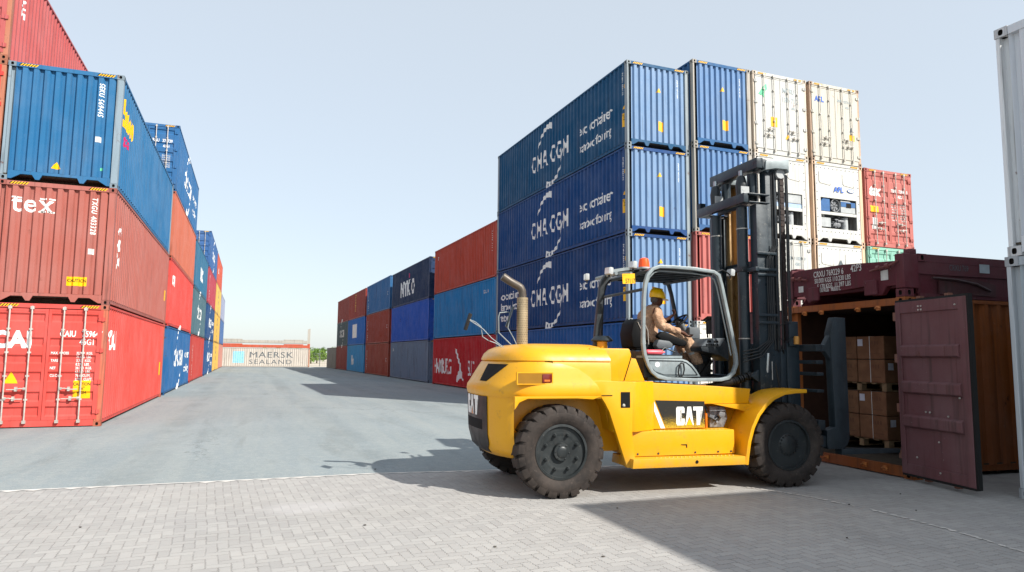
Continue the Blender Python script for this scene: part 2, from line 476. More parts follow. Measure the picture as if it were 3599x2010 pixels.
def door_leaf_mesh(H, mat):
    """one leaf, hinge at x=0 to x=1.12, outside towards -y, z from .16 to H-.14"""
    f, fl = door_depth(H); z0, z1 = .17, H-.135; w = 1.12
    zs = sorted({z0, z0+.06, z1-.06, z1, *[z for z in fl if z0+.06 < z < z1-.06]})
    b = MB(); prof = [(z, f(z)) for z in zs if z0+.06 <= z <= z1-.06]
    for x0, x1 in ((.10, w-.06),):
        A = [b.bm.verts.new((x0, -d, z)) for z, d in prof]; B = [b.bm.verts.new((x1, -d, z)) for z, d in prof]
        for i in range(len(prof)-1): b._f([A[i], B[i], B[i+1], A[i+1]])
        b._f([b.bm.verts.new((x0, .05, prof[0][0]))]+A+[b.bm.verts.new((x0, .05, prof[-1][0]))])
        b._f(([b.bm.verts.new((x1, .05, prof[0][0]))]+B+[b.bm.verts.new((x1, .05, prof[-1][0]))])[::-1])
    b.box(0, .0995, -.006, .05, z0, z1); b.box(w-.0595, w, -.006, .05, z0, z1)
    b.box(.1, w-.06, -.004, .05, z0, z0+.0595); b.box(.1, w-.06, -.004, .05, z1-.0595, z1)
    b.box(.1, w-.06, .045, .05, z0+.06, z1-.06)
    return b.mesh('door', mat, 30, True)
def bar_mesh(H):
    b = MB(); z0, z1 = .10, H-.07
    b.cyl((0, -.055, 0), .017, z0, z1, 'z', 8)
    for z in (z0+.03, z1-.05): b.box(-.035, .035, -.075, -.012, z-.03, z+.04)
    for k in range(1, 5): b.box(-.035, .035, -.06, -.008, z0+(z1-z0)*k/5-.02, z0+(z1-z0)*k/5+.02)
    return b.mesh('locking_bar', M['galv'])
def handle_mesh(dirn, dz):
    b = MB(); z = .78+dz
    b.tube([(0, -.085, z), (dirn*.12, -.09, z+.005), (dirn*.22, -.085, z-.02), (dirn*.38, -.08, z-.02)], .013, 6)
    b.box(min(0, dirn*.06), max(0, dirn*.06), -.085, -.055, z-.03, z+.03)
    b.box(dirn*.2-.025, dirn*.2+.025, -.09, -.008, z-.06, z+.04)
    return b.mesh('handle', M['galv'])
def hinge_mesh():
    b = MB(); b.box(-.05, .09, -.03, .0, -.045, .045); b.cyl((0, -.03, 0), .018, -.055, .055, 'z', 8)
    return b.mesh('hinge', M['steel'])

def stripes_bm(w, h, n=6):
    ys, bs = [], []
    for i in range(n):
        a = w*i/n; c = w*(i+.5)/n; d = w*(i+1)/n; k = h*.9
        bs.append([(a, 0), (c, 0), (c+k, h), (a+k, h)]); ys.append([(c, 0), (d, 0), (d+k, h), (c+k, h)])
    return ys, bs
def stripe_mesh():
    b = MB(); ys, bs = stripes_bm(.36, .06)
    for mi, pl in ((0, ys), (1, bs)):
        b.mi = mi
        for p in pl: b._f([b.bm.verts.new((x, 0, z)) for x, z in p])
    return b.mesh('warning_stripe', [M['yel_mark'], M['blk']], 0, False)

def panel_mesh(kind, Lc, H, mat):
    b = MB()
    if kind == 'side':      # at x=0 outward +x, y 0..L, z .16..H-.06
        fs = [.16]+[u for u in folds_side(Lc) if u < Lc-.17]+[Lc-.16]
        A = [b.bm.verts.new((side_depth(u)-.012, u, .15)) for u in fs]; B = [b.bm.verts.new((side_depth(u)-.012, u, H-.06)) for u in fs]
        for i in range(len(fs)-1): b._f([A[i], A[i+1], B[i+1], B[i]])
    elif kind == 'end':     # outward -y at y=0
        fs = [-1.06]+[u for u in FE if -1.06 < u < 1.0]+[1.06]
        A = [b.bm.verts.new((u, -end_depth(u)+.012, .24)) for u in fs]; B = [b.bm.verts.new((u, -end_depth(u)+.012, H-.115)) for u in fs]
        for i in range(len(fs)-1): b._f([A[i], B[i], B[i+1], A[i+1]][::-1])
    elif kind == 'roof':
        n = int((Lc-.4)/.24)*2
        V = []
        for i in range(n+1):
            y = .15+(Lc-.3)*i/n; z = H-.03+(.0 if (i//2) % 2 else -.02)
            V.append([b.bm.verts.new((-1.18, y, z)), b.bm.verts.new((1.18, y, z))])
        for p, q in zip(V[:-1], V[1:]): b._f([p[0], p[1], q[1], q[0]])
    elif kind == 'floor':
        b.box(-1.17, 1.17, .06, Lc-.06, .145, .17)
        y = .5
        while y < Lc-.3:
            b.box(-1.16, 1.16, y, y+.05, .03, .144); y += .4
    return b.mesh(kind, mat, 20, False if kind != 'floor' else True)

def post_mesh(H):
    b = MB(); b.prism([(-.075, -.085), (.075, -.085), (.075, .085), (.02, .085), (.02, -.0), (-.075, -.0)], .118, H-.118, 'z'); b.bevel(.008, 1)
    return b.mesh('corner_post', M['rusty'])
def sill_mesh(kind, H, mat):
    b = MB()
    if kind == 'top': b.box(-1.06, 1.06, 0, .08, H-.115, H-.012)
    elif kind == 'doorsill': b.box(-1.06, 1.06, 0, .1, .02, .165)
    else:                 # blind end bottom rail with fork tunnel cut-outs
        b.prism([(-1.06, .235), (1.06, .235), (1.06, .04), (.99, .04), (.80, .16), (.57, .16), (.50, .05), (.42, .05), (.36, .17), (-.36, .17), (-.42, .05), (-.50, .05), (-.57, .16), (-.80, .16), (-.99, .04), (-1.06, .04)], .004, .05, 'y')
    return b.mesh('end_rail', mat)
def rail_mesh(Lc, z0, z1):
    b = MB(); b.box(-.09, -.002 if z0 > 1 else -.035, .178, Lc-.178, z0 if z0 > 1 else .06, z1); return b.mesh('side_rail', M['steel'])

def mats_for(wear): return {'clean': M['clean'], 'steel': M['steel'], 'worn': M['worn']}[wear]
def container(label, loc, rz=0, color='#2a4a8a', Lc=L40, H=HC, near='blind', far='doors', wear='steel', frame=None,
              group='stacked shipping containers', scale=None, bars='galv', skip=(), post=None, stripes=True, name='shipping_container', end_color=None):
    """origin at ground centre of the end facing the yard; length runs along local +y"""
    col = srgb(color); pc = srgb(post) if post else col; mat = mats_for(wear)
    root = thing(name, label, 'container', loc, rz, group, scale)
    P = lambda nm, me, **k: link(nm, me, root, k.get('color', col), k.get('loc'), k.get('rz'))
    key = (round(Lc, 2), round(H, 2), wear)
    side = cached(('side',)+key, lambda: panel_mesh('side', Lc, H, mat))
    P('side_panel', side, loc=(W/2, 0, 0)); P('side_panel', side, loc=(-W/2, Lc, 0), rz=PI)
    P('roof', cached(('roof',)+key, lambda: panel_mesh('roof', Lc, H, mat)))
    P('floor', cached(('floor',)+key, lambda: panel_mesh('floor', Lc, H, M['wfloor'])), color=(.1, .1, .1))
    post_m = cached(('post', key[1]), lambda: post_mesh(H)); cast = cached('cast', casting_mesh)
    for x, y, r in ((W/2-.077, .087, 0), (W/2-.077, Lc-.087, 0), (-W/2+.077, .087, PI), (-W/2+.077, Lc-.087, PI)):
        P('corner_post', post_m, loc=(x, y, 0), rz=r if y > 1 and x > 0 or y < 1 and x < 0 else r, color=pc)
        for z in (.06, H-.06): P('corner_casting', cast, loc=(x-.002 if x < 0 else x+.002, y-.003 if y < 1 else y+.003, z), color=tuple(c*.75 for c in pc))
    tr = cached(('tr',)+key[:2], lambda: rail_mesh(Lc, H-.06, H-.006)); br = cached(('br',)+key[:2], lambda: rail_mesh(Lc, .02, .15))
    for me in (tr, br):
        P('side_rail', me, loc=(W/2, 0, 0)); P('side_rail', me, loc=(-W/2, Lc, 0), rz=PI)
    for where, kind in ((0, near), (1, far)):
        y = Lc if where else 0; r = PI if where else 0; sg = -1 if where else 1
        P('end_rail', cached(('top', key[1], wear), lambda: sill_mesh('top', H, mat)), loc=(0, y, 0), rz=r)
        if kind == 'open':
            P('end_rail', cached(('ds', key[1], wear), lambda: sill_mesh('doorsill', H, mat)), loc=(0, y, 0), rz=r)
            continue
        if kind in ('blind', 'reefer_unit'):
            P('end_rail', cached(('bot', key[1], wear), lambda: sill_mesh('bot', H, mat)), loc=(0, y, 0), rz=r)
        if kind == 'blind':
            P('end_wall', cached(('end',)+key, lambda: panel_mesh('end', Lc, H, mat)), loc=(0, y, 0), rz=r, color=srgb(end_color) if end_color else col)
        if kind in ('doors', 'reefer_doors'):
            P('end_rail', cached(('ds', key[1], wear), lambda: sill_mesh('doorsill', H, mat)), loc=(0, y, 0), rz=r)
            dm = cached(('door', key[1], wear, kind), lambda: (door_leaf_mesh(H, mat) if kind == 'doors' else reefer_door(H, mat)))
            bm_ = cached(('bar', key[1]), lambda: bar_mesh(H))
            for s in (-1, 1):
                d = P('door', dm, loc=(s*1.125*sg, y, 0), rz=r if s < 0 else r)
                if s > 0: d.scale = (-1, 1, 1)
                if where and 0: continue
                for q, xx in enumerate((.36, .80)):
                    bb = link('locking_bar', bm_, d, None, (xx, 0, 0))
                    h = link('handle', cached(('hd', q), lambda: handle_mesh(1 if q == 0 else -1, .22*q-.1)), d, None, (xx, 0, 0))
                for z in (.35, 1.05, 1.8, H-.35): link('hinge', cached('hinge', hinge_mesh), d, col, (.0, 0, z))
        if stripes:
            sm = cached('stripe', stripe_mesh)
            for xx in (-1.02, .62):
                o = P('warning_stripe', sm, loc=(xx*sg, y-.004*sg, H-.09), rz=r)
    root['_H'] = H; root['_L'] = Lc
    return root
def reefer_door(H, mat):
    b = MB(); z0, z1 = .17, H-.135; b.box(0, 1.12, 0, .06, z0, z1).bevel(.012, 1)
    b.box(.02, 1.10, -.012, -.001, z0+.02, z0+.05); b.box(.02, 1.1, -.012, -.001, z1-.05, z1-.02)
    return b.mesh('door', mat)

# markings on a container ---------------------------------------------------
def mark(root, where, bm, name, mat, H=None):
    """where: 'R' local +x side, 'L' local -x side, 'E' near end blind, 'D' near end doors, 'F' flat near end
    (u,v): u to the reader's right, v up"""
    Lc = root['_L']; H = root['_H']
    if where == 'R':   # outward +x: reader's right is +y
        return to_obj(drape(bm, folds_side(Lc), side_depth, lambda u, v, d: Vector((W/2-.012+d, u, v))), name, mat, root)
    if where == 'L':   # reader's right is -y ; u measured as distance from near corner, negated
        return to_obj(drape(bm, folds_side(Lc), side_depth, lambda u, v, d: Vector((-W/2+.012-d, Lc-u, v))), name, mat, root)
    if where == 'E':
        return to_obj(drape(bm, FE, end_depth, lambda u, v, d: Vector((u, .012-d, v))), name, mat, root)
    if where == 'D':
        f, fl = door_depth(H)
        return to_obj(drape(bm, ('v', fl), f, lambda u, v, d: Vector((u, -d, v))), name, mat, root)
    return to_obj(drape(bm, [], None, lambda u, v, d: Vector((u, -d-.006, v))), name, mat, root)

# ---- reusable marks
def T(txt, size, sx=.75, bold=.02, sp=1., line=1., align='LEFT', dx=0, dy=0, rot=0):
    return moved(text_bm(txt, size, sx, bold, sp, line, align), dx, dy, rot)
def vert_text(txt, size, u, v, sx=.85):
    """letters stacked one below another, read downwards (rotated a quarter turn)"""
    return T(txt, size, sx, .02, 1.22, rot=-PI/2, dx=u, dy=v)
def swoosh(cx, cy, rx, ry, a0, a1, w, flip=False):
    out = []; inn = []; n = 9
    for i in range(n+1):
        t = i/n; a = R(a0+(a1-a0)*t); ww = w*(.08+t**1.5)
        out.append((cx+(rx)*math.cos(a), cy+(ry)*math.sin(a))); inn.append((cx+(rx-ww)*math.cos(a), cy+(ry-ww)*math.sin(a)))
    return [[out[i], out[i+1], inn[i+1], inn[i]] for i in range(n)]
def sea_logo(root, where, u, v, k=1., extra=True, mat='white'):
    t = T('CMA CGM', .96*k, .80, .020, 1.04, dx=u, dy=v)
    a = polys_bm(swoosh(u+1.85*k, v+.35*k, 1.25*k, 1.38*k, 178, 78, .26*k)+swoosh(u+1.85*k, v+.33*k, 1.25*k, 1.34*k, -2, -102, .26*k))
    mark(root, where, t, 'lettering', M[mat]); mark(root, where, a, 'emblem', M[mat])
    if extra:
        mark(root, where, T('eco container', .56*k, .78, .014, dx=u+4.55*k, dy=v+.32*k), 'lettering', M[mat])
        mark(root, where, T('bamboo flooring', .50*k, .72, .008, dx=u+4.55*k, dy=v-.33*k), 'lettering', M[mat])
def sticker(root, where, u, v, w, h, txt=None, mat='yel_mark', ts=.1):
    mark(root, where, polys_bm([[(u, v), (u+w, v), (u+w, v+h), (u, v+h)]]), 'sticker', M[mat])
    if txt:
        b = T(txt, ts, .8, .02, align='CENTER', dx=u+w/2, dy=v+h-ts*1.15)
        for q in b.verts: q.co.z = 0
        Lc = root['_L']
        o = mark(root, where, b, 'sticker_text', M['blk'])
        for q in o.data.vertices:
            if where in 'EDF': q.co.y -= .002
            else: q.co.x += .002 if where == 'R' else -.002
def triangle(root, where, u, v, s, mat='yel_mark', ring=False):
    mark(root, where, polys_bm([[(u-s/2, v), (u+s/2, v), (u, v+s*.9)]]), 'warning_triangle', M[mat])
def side_codes(root, where, near_u, code='ECMU 484132'):
    mark(root, where, vert_text(code, .13, near_u-.35, 2.55), 'lettering', M['white'])
    mark(root, where, vert_text('45G1', .13, near_u-.12, 2.62), 'lettering', M['white'])
    sticker(root, where, near_u-.24, 2.0, .1, .14, None)
    mark(root, where, vert_text('2.9 m', .1, near_u-.19, 1.85), 'lettering', M['white'])
    triangle(root, where, near_u-.2, 1.28, .2)
    sticker(root, where, near_u-.34, .68, .26, .46, "CAUTION\n9'6''\nHIGH", 'yel_mark', .075)

# ================================================================== SETTING
def ground_sheet(name, pts, z, mat, kind='structure'):
    bm = bmesh.new(); bm.faces.new([bm.verts.new((x, y, z)) for x, y in pts])
    me = bpy.data.meshes.new(name); bm.to_mesh(me); bm.free(); me.materials.append(mat)
    return tag(link(name, me), None, None, None, kind)
ground_sheet('ground', [(-2500, -2500), (2500, -2500), (2500, 2500), (-2500, 2500)], -.012, M['sand'])
ground_sheet('asphalt_yard', [(-90, -60), (120, -60), (120, 103.5), (-90, 103.5)], -.004, M['asphalt'])
ground_sheet('paved_apron', [(-40, -40), (45, -40), (45, 8.5), (10, 9.65), (3.34, 10.30), (1.84, 10.50), (-.56, 10.50), (-2.83, 10.56), (-40, 11.6)], .002, M['pavers'])
# concrete edging strip along the apron
eb = MB(); pth = [(-40, 11.66), (-2.83, 10.60), (-.56, 10.54), (1.84, 10.54), (3.34, 10.34), (9.2, 9.78)]; re_ = random.Random(4)
for a, b_ in zip(pth[:-1], pth[1:]):
    n = max(1, int(math.dist(a, b_)/.22)); d = Vector((b_[0]-a[0], b_[1]-a[1])); o = Vector((-d.y, d.x)).normalized()
    for i in range(n):
        p = Vector(a)+d*i/n; q = Vector(a)+d*(i+1)/n; m_ = p.lerp(q, .35+.3*re_.random()); w1 = re_.uniform(.03, .12)
        vs = [p-o*.02, m_-o*w1, q-o*.02, q+o*.022, p+o*.022]
        eb._f([eb.bm.verts.new((*x, .007)) for x in vs])
tag(eb.obj('edging_strip', M['concrete'], smooth=0), None, None, None, 'structure')
# broken pale cement seam across the pavers on the right
sb = MB(); rs = random.Random(3)
seam = [(6.45, 7.95), (6.78, 7.22), (6.93, 6.3), (6.92, 5.4), (6.86, 4.9), (6.75, 4.4), (6.5, 3.7)]
for a, b_ in zip(seam[:-1], seam[1:]):
    n = int(math.dist(a, b_)/.06); d = Vector((b_[0]-a[0], b_[1]-a[1]))
    for i in range(n):
        if rs.random() < .25: continue
        p = Vector(a)+d*i/n+Vector((rs.uniform(-.012, .012), 0)); w = rs.uniform(.012, .04); l = rs.uniform(.05, .08)
        sb._f([sb.bm.verts.new((p.x+math.cos(t)*w+rs.uniform(-.006, .006), p.y+math.sin(t)*l*.6, .008)) for t in (0, .9, 1.8, 2.7, 3.6, 4.5, 5.4)])
tag(sb.obj('cement_seam', M['concrete'], smooth=0), None, None, None, 'structure')

# ================================================================== CONTAINERS
XL, YL, GAP = -3.2455, 19.1537, 1.0706
def left(n_y, tier, label, color, kx=0, **k):
    y = n_y; x = XL-W/2-kx*(W+.04)
    return container(label, (x, y, tier*HC), 0, color, group='containers in the left row', **k)
RED, RUST, BLUE, NAVY = '#cf2d2b', '#a8443a', '#2456a0', '#204a78'
# --- first stack
c = left(YL, 0, 'bright red container with closed doors, ground tier, nearest in the left row', '#c54a42', near='doors', far='blind', post='#b8644c', wear='steel')
mark(c, 'D', T('CAI', .52, .95, .05, dx=-1.10, dy=1.86), 'lettering', M['white'])
mark(c, 'D', T('CAIU   759647   0', .20, .72, .02, dx=.25, dy=2.12), 'lettering', M['white'])
mark(c, 'D', T('45G1', .20, .72, .02, dx=.66, dy=1.93), 'lettering', M['white'])
for i, (a_, b_) in enumerate([('MAX. GROSS', '32.500  KGS.'), ('', '71.650  LBS.'), ('TARE', '3.750  KGS.'), ('', '8.270  LBS.'), ('NET', '28.750  KGS.'), ('', '63.380  LBS.'), ('CU.CAP.', '76.4  CU.M.'), ('', '2.700  CU.FT.')]):
    if a_: mark(c, 'D', T(a_, .085, .75, .02, dx=.10, dy=1.70-i*.088), 'lettering', M['white'])
    mark(c, 'D', T(b_, .085, .75, .02, dx=.62, dy=1.70-i*.088), 'lettering', M['white'])
triangle(c, 'D', -.66, 1.02, .30)
mark(c, 'D', polys_bm([[(-1.10+.13*math.cos(t*PI/8), 1.12+.13*math.sin(t*PI/8)) for t in range(16)]]), 'round_emblem', M['white2'])
sticker(c, 'D', .60, .66, .36, .42, "CAUTION\n9'6''\nHIGH", 'yel_mark', .1)
sticker(c, 'D', -1.10, .62, .26, .34, None, 'grey_let')
mark(c, 'R', T('CAI', .62, 1.0, .05, dx=.45, dy=1.85), 'lettering', M['white'])
sticker(c, 'R', 11.2, .9, .3, .5, None)
c = left(YL, 1, 'brownish red container with tex lettering and caution sticker, second tier', '#a05c52', near='blind', far='doors')
mark(c, 'E', T('t e x', .62, .92, .010, .8, dx=-.93, dy=2.17), 'lettering', M['white'])
mark(c, 'E', polys_bm([[(x0, y0), (x0+w_, y0), (x0+w_, y0+.035), (x0, y0+.035)] for x0, y0, w_ in ((-.95, 2.48, .2), (-.37, 2.17, .14), (-.20, 2.17, .14), (-.37, 2.48, .14), (-.18, 2.48, .12))]), 'lettering_serifs', M['white'])
mark(c, 'E', vert_text('TXGU 403328', .15, .72, 2.62), 'lettering', M['white'])
mark(c, 'E', polys_bm([[(.70, 1.22), (.82, 1.22), (.82, 1.36), (.70, 1.36)]]), 'check_digit_box', M['white2'])
sticker(c, 'E', .30, .44, .42, .22, 'CAUTION', 'yel_mark', .11)
mark(c, 'R', vert_text('tex', .9, .75, 2.1, .8), 'lettering', M['white'])
sticker(c, 'R', 11.4, .95, .3, .4)
c = left(YL, 2, 'bright blue container with yellow triangle, top tier of the nearest stack', '#2a648f', near='blind', far='doors', wear='steel', post='#7f8f9a')
mark(c, 'E', vert_text('SEKU 569445', .15, .70, 2.62), 'lettering', M['white'])
mark(c, 'E', polys_bm([[(.68, 1.12), (.80, 1.12), (.80, 1.26), (.68, 1.26)]]), 'check_digit_box', M['white2'])
triangle(c, 'E', -.10, .36, .20)
sticker(c, 'E', .82, .42, .07, .07, None, 'green')
mark(c, 'R', T('Seaco', .95, .7, .05, dx=.35, dy=1.75), 'lettering', M['yel_mark'])
mark(c, 'R', T('global', .4, .8, .03, dx=.7, dy=1.35), 'lettering', M['mag'])
# --- column to the left of the first stack
for t_, (lab, col) in enumerate([('red container in the ground tier behind the bright red one', '#c63a32'), ('dark red container in the second tier behind the tex container', '#b0332e'),
                   ('red container with doors, third tier at the left picture edge', '#d03a34'), ('faded pink container on the fourth tier, highest of the left row', '#a9504f')]):
    c = left(YL, t_, lab, col, kx=1, near='doors', far='blind', post='#a86a52')
    if t_ == 3: mark(c, 'R', vert_text('K LINE', .42, .75, 2.78, .9), 'lettering', M['white'])
# --- second stack
Y2 = YL+L40+GAP
c = left(Y2, 0, 'blue container with white emblem beside the bright red one, ground tier', '#235a8c'); sea_logo(c, 'R', 3.6, 1.15, 1.15)
c = left(Y2, 1, 'plain bright red container above a blue one, second tier', '#c5463f'); mark(c, 'R', T('CAI', .6, 1, .05, dx=.9, dy=1.85), 'lettering', M['white'])
c = left(Y2, 2, 'faded orange brown container under the blue fourth tier', '#b3624c')
c = left(Y2, 3, 'blue container with white door bars topping the second left stack', '#2a6090', near='doors')
mark(c, 'D', T('CRAU   378739  0', .19, .7, .02, dx=.1, dy=2.1), 'lettering', M['white']); mark(c, 'D', T('45G1', .17, .7, .02, dx=.6, dy=1.88), 'lettering', M['white'])
for i in range(6): mark(c, 'D', T('30.480 KGS.', .09, .75, .01, dx=.58, dy=1.5-i*.1), 'lettering', M['white2'])
sea_logo(c, 'R', 3.6, 1.1, 1.1)
# --- third stack
Y3 = 45.8
c = left(Y3, 0, 'dark red container on the ground, third along the left row', '#a83c36'); mark(c, 'R', vert_text('TRHU 2215', .4, 1.1, 2.3), 'lettering', M['white2'])
c = left(Y3, 1, 'dark grey green container with white emblem, second tier', '#45626c'); sea_logo(c, 'R', 3.6, 1.15, 1.1, False)
c = left(Y3, 2, 'teal blue container with white square emblem, third tier', '#2c6280', near='doors')
mark(c, 'R', T('UASC', 1.1, .9, .06, dx=4.5, dy=.9), 'lettering', M['white'])
# --- fourth
Y4 = 60.0
c = left(Y4, 0, 'blue container with white emblem right of the dark red one, ground tier', NAVY); sea_logo(c, 'R', 3.4, 1.1, 1.1)
c = left(Y4, 1, 'navy container with white emblem under a maroon one', '#20446f'); sea_logo(c, 'R', 3.4, 1.1, 1.1)
c = left(Y4, 2, 'maroon container between navy ones, third tier', '#a03a48'); mark(c, 'R', vert_text('HJCU 8841', .45, 1.4, 2.4), 'lettering', M['white2'])
c = left(Y4, 3, 'slate blue container with doors facing the yard, small topmost one', '#335a8c', near='doors'); sea_logo(c, 'R', 3.6, 1.1, 1., False)
# --- fifth
Y5 = 73.3
for t_, (lab, col, le) in enumerate([('yellow container on the ground, lowest of three yellow ones', '#c9a04c', 'MSC'), ('yellow container in the middle of three yellow ones', '#c79e48', 'MSC'), ('yellow container right under the orange red one', '#caa454', 'MSC'), ('orange red container topping the yellow ones', '#b4523e', 'K LINE')]):
    c = left(Y5, t_, lab, col)
    mark(c, 'R', vert_text(le, 1.4, 5.2, 2.6) if t_ < 3 else T(le, .7, .8, .04, dx=2, dy=1.2), 'lettering', M['grey_let'] if t_ < 3 else M['white'])
# --- sixth
Y6 = 86.6
for t_, (lab, col) in enumerate([('salmon pink container, last one on the ground in the left row', '#b07a6c'), ('blue container above the salmon pink one at the row end', '#43628f'), ('lilac grey container, top of the last left stack', '#8a90a6')]):
    left(Y6, t_, lab, col)

# --- right row
AX, AY, AR = 11.2568, 19.2555, .01493
dv = Vector((-math.sin(AR), math.cos(AR), 0)); rv = Vector((math.cos(AR), math.sin(AR), 0))
def right(s, tier, label, color, k=1., kz=1., col=0., group='containers in the right row', **kw):
    p = Vector((AX, AY, 0))+dv*s+rv*(W/2+col)
    return container(label, (p.x, p.y, tier*HC*kz), AR, color, scale=(1, k, kz), group=group, **kw)
CM = ['#20509a', '#1c3f8c', '#1d3f88', '#23508f']
labs = ['blue corner container on the ground, half hidden behind the forklift', 'navy container with a white emblem right behind the forklift cab', 'navy container with white emblem and eco container lettering, third tier', 'dark teal blue container with eco container lettering, topmost at the corner']
for t_ in range(4):
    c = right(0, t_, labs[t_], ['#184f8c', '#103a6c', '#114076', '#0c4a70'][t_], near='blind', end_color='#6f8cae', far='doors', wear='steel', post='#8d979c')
    if t_: sea_logo(c, 'L', 4.15, .98, 1.)
    if t_ == 0: pass
    side_codes(c, 'L', L40)
    if t_ == 1:
        mark(c, 'L', T('eco container\nbamboo flooring\ntested', .5, .8, .02, dx=.55, dy=1.5), 'lettering', M['white'])
    mark(c, 'E', vert_text('ECMU 4841326', .12, .74, 2.5, .7), 'lettering', M['white'])
    triangle(c, 'E', .02, 1.95, .17)
    sticker(c, 'E', -.01, .62, .20, .33, None)
KB = .97
c = right(12.25, 0, 'red container with white lettering and bird emblem left of the forklift hood', '#b81f26', .935, KB)
mark(c, 'L', T('HAMBURG', 1.36, .60, .004, dx=.35, dy=.72), 'lettering', M['white'])
mark(c, 'L', T('SUD', 1.15, .56, .012, dx=7.6, dy=.75), 'lettering', M['white'])
def blob(pts): return [pts]
mark(c, 'L', polys_bm([[(5.0, 2.25), (5.35, 2.2), (5.75, 1.75), (6.0, 1.5), (6.3, 1.3), (6.25, 1.1), (6.1, 1.15), (5.75, 1.45), (5.3, 1.9)], [(6.0, 1.3), (6.3, 1.1), (6.6, .6), (6.9, .35), (6.6, .45), (6.35, .55), (6.0, .5), (5.6, .3), (5.35, .35), (5.55, .7), (5.9, 1.0)]]), 'emblem', M['white'])
c = right(12.25, 1, 'stained teal blue container between orange red and red ones', '#1f7db5', .935, KB, wear='worn')
mark(c, 'L', T('GESU 5108', .25, .7, .02, dx=10.2, dy=2.2), 'lettering', M['white2'])
c = right(12.25, 2, 'orange red container with rusty stain, top tier next to the tall stack', '#b5452f', .935, KB, wear='worn')
mark(c, 'L', vert_text('TTNU 9174', .22, 11.4, 2.5), 'lettering', M['white2']); mark(c, 'L', T('TT', .3, .8, .03, dx=.6, dy=2.2), 'lettering', M['white2'])
sC, kC = 24.95, .965; kz = .955
c = right(sC, 0, 'weathered grey blue container on the ground beside the red one', '#6b7c90', kC, kz, wear='worn', near='doors')
mark(c, 'L', T('TGHU', .28, .8, .03, dx=.6, dy=2.2), 'lettering', M['white2'])
c = right(sC, 1, 'royal blue container under the one with bold white lettering', '#1d55b2', kC, kz, near='doors')
mark(c, 'L', vert_text('II', .5, 3.2, 1.9), 'lettering', M['blk'])
c = right(sC, 2, 'dark navy container with bold white letters and a pink dot', '#153052', kC, kz, near='doors')
mark(c, 'L', T('NYK', 1.55, 1.0, .05, dx=3.2, dy=.75), 'lettering', M['white'])
mark(c, 'L', T('O', 1.55, .7, .05, dx=6.9, dy=.75), 'lettering', M['white'])
mark(c, 'L', polys_bm([[(6.1+.18*math.cos(t*PI/6), 2.2+.18*math.sin(t*PI/6)) for t in range(12)]]), 'dot', M['mag'])
sD, kD = 37.65, .90; kz = .965
for t_, (lab, col, w_) in enumerate([('rust red container on the ground left of the grey blue one', '#9c4432', 'worn'), ('rust red container in the middle tier under a grey blue one', '#9a3a2a', 'worn'), ('dull grey blue container on top of two rust red ones', '#346b9c', 'worn')]):
    c = right(sD, t_, lab, col, kD, kz, wear=w_, near='doors')
    mark(c, 'L', vert_text('KKFU 7031', .4, .8, 2.3), 'lettering', M['white2'])
    mark(c, 'L', T('O', .4, .8, .03, dx=11, dy=1.3), 'lettering', M['white2'])
sE, kE = 49.5, .9
c = right(sE, 0, 'light blue container with pale letters on the ground, far right row', '#3a92c4', kE, kz, wear='worn', near='doors'); mark(c, 'L', T('Mo', 1.4, .9, .04, dx=3.4, dy=.8), 'lettering', M['white'])
c = right(sE, 1, 'blue container with a cream square sign', '#1a68b6', kE, kz, near='doors'); mark(c, 'L', polys_bm([[(3.6, .8), (6.8, .8), (6.8, 2.3), (3.6, 2.3)]]), 'sign_panel', M['pale_let'] if 0 else M['white'])
c = right(sE, 2, 'brown red container with faint gold lettering, top tier', '#9c3e33', kE, kz, near='doors', wear='worn'); mark(c, 'L', vert_text('FLORENS', .8, 5.0, 2.7, .5), 'lettering', M['gold'])
sF, kF = 60.7, .74
c = right(sF, 0, 'dull maroon container on the ground near the row end', '#8c403a', kF, kz, wear='worn')
c = right(sF, 1, 'grey container with white emblem near the end of the right row', '#4c5c60', kF, kz, wear='worn'); sea_logo(c, 'L', 3.4, 1.1, 1.3, False)
c = right(sF, 2, 'brick red container, last on the top tier of the right row', '#93423a', kF, kz, wear='worn')
c = right(70.3, 0, 'grey beige single container ending the right row', '#88857c', .74, .93, wear='worn')
# --- columns to the right of the corner stack
KZ = 1.034
def front(colx, tier, label, color, **kw):
    return container(label, (colx+W/2, 19.14, tier*HC*KZ), AR, color, scale=(1, 1, KZ), group='containers in the tall right block', **kw)
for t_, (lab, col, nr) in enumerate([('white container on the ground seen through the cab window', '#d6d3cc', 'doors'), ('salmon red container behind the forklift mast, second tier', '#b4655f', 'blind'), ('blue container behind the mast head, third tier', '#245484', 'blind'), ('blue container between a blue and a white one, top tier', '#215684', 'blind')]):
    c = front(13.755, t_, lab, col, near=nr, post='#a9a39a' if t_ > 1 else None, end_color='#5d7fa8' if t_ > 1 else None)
    if t_ > 1:
        mark(c, 'E', vert_text('ECMU 4672108', .12, .74, 2.5, .7), 'lettering', M['white'])
        triangle(c, 'E', .02, 1.95, .17); sticker(c, 'E', -.01, .62, .24, .34, None)

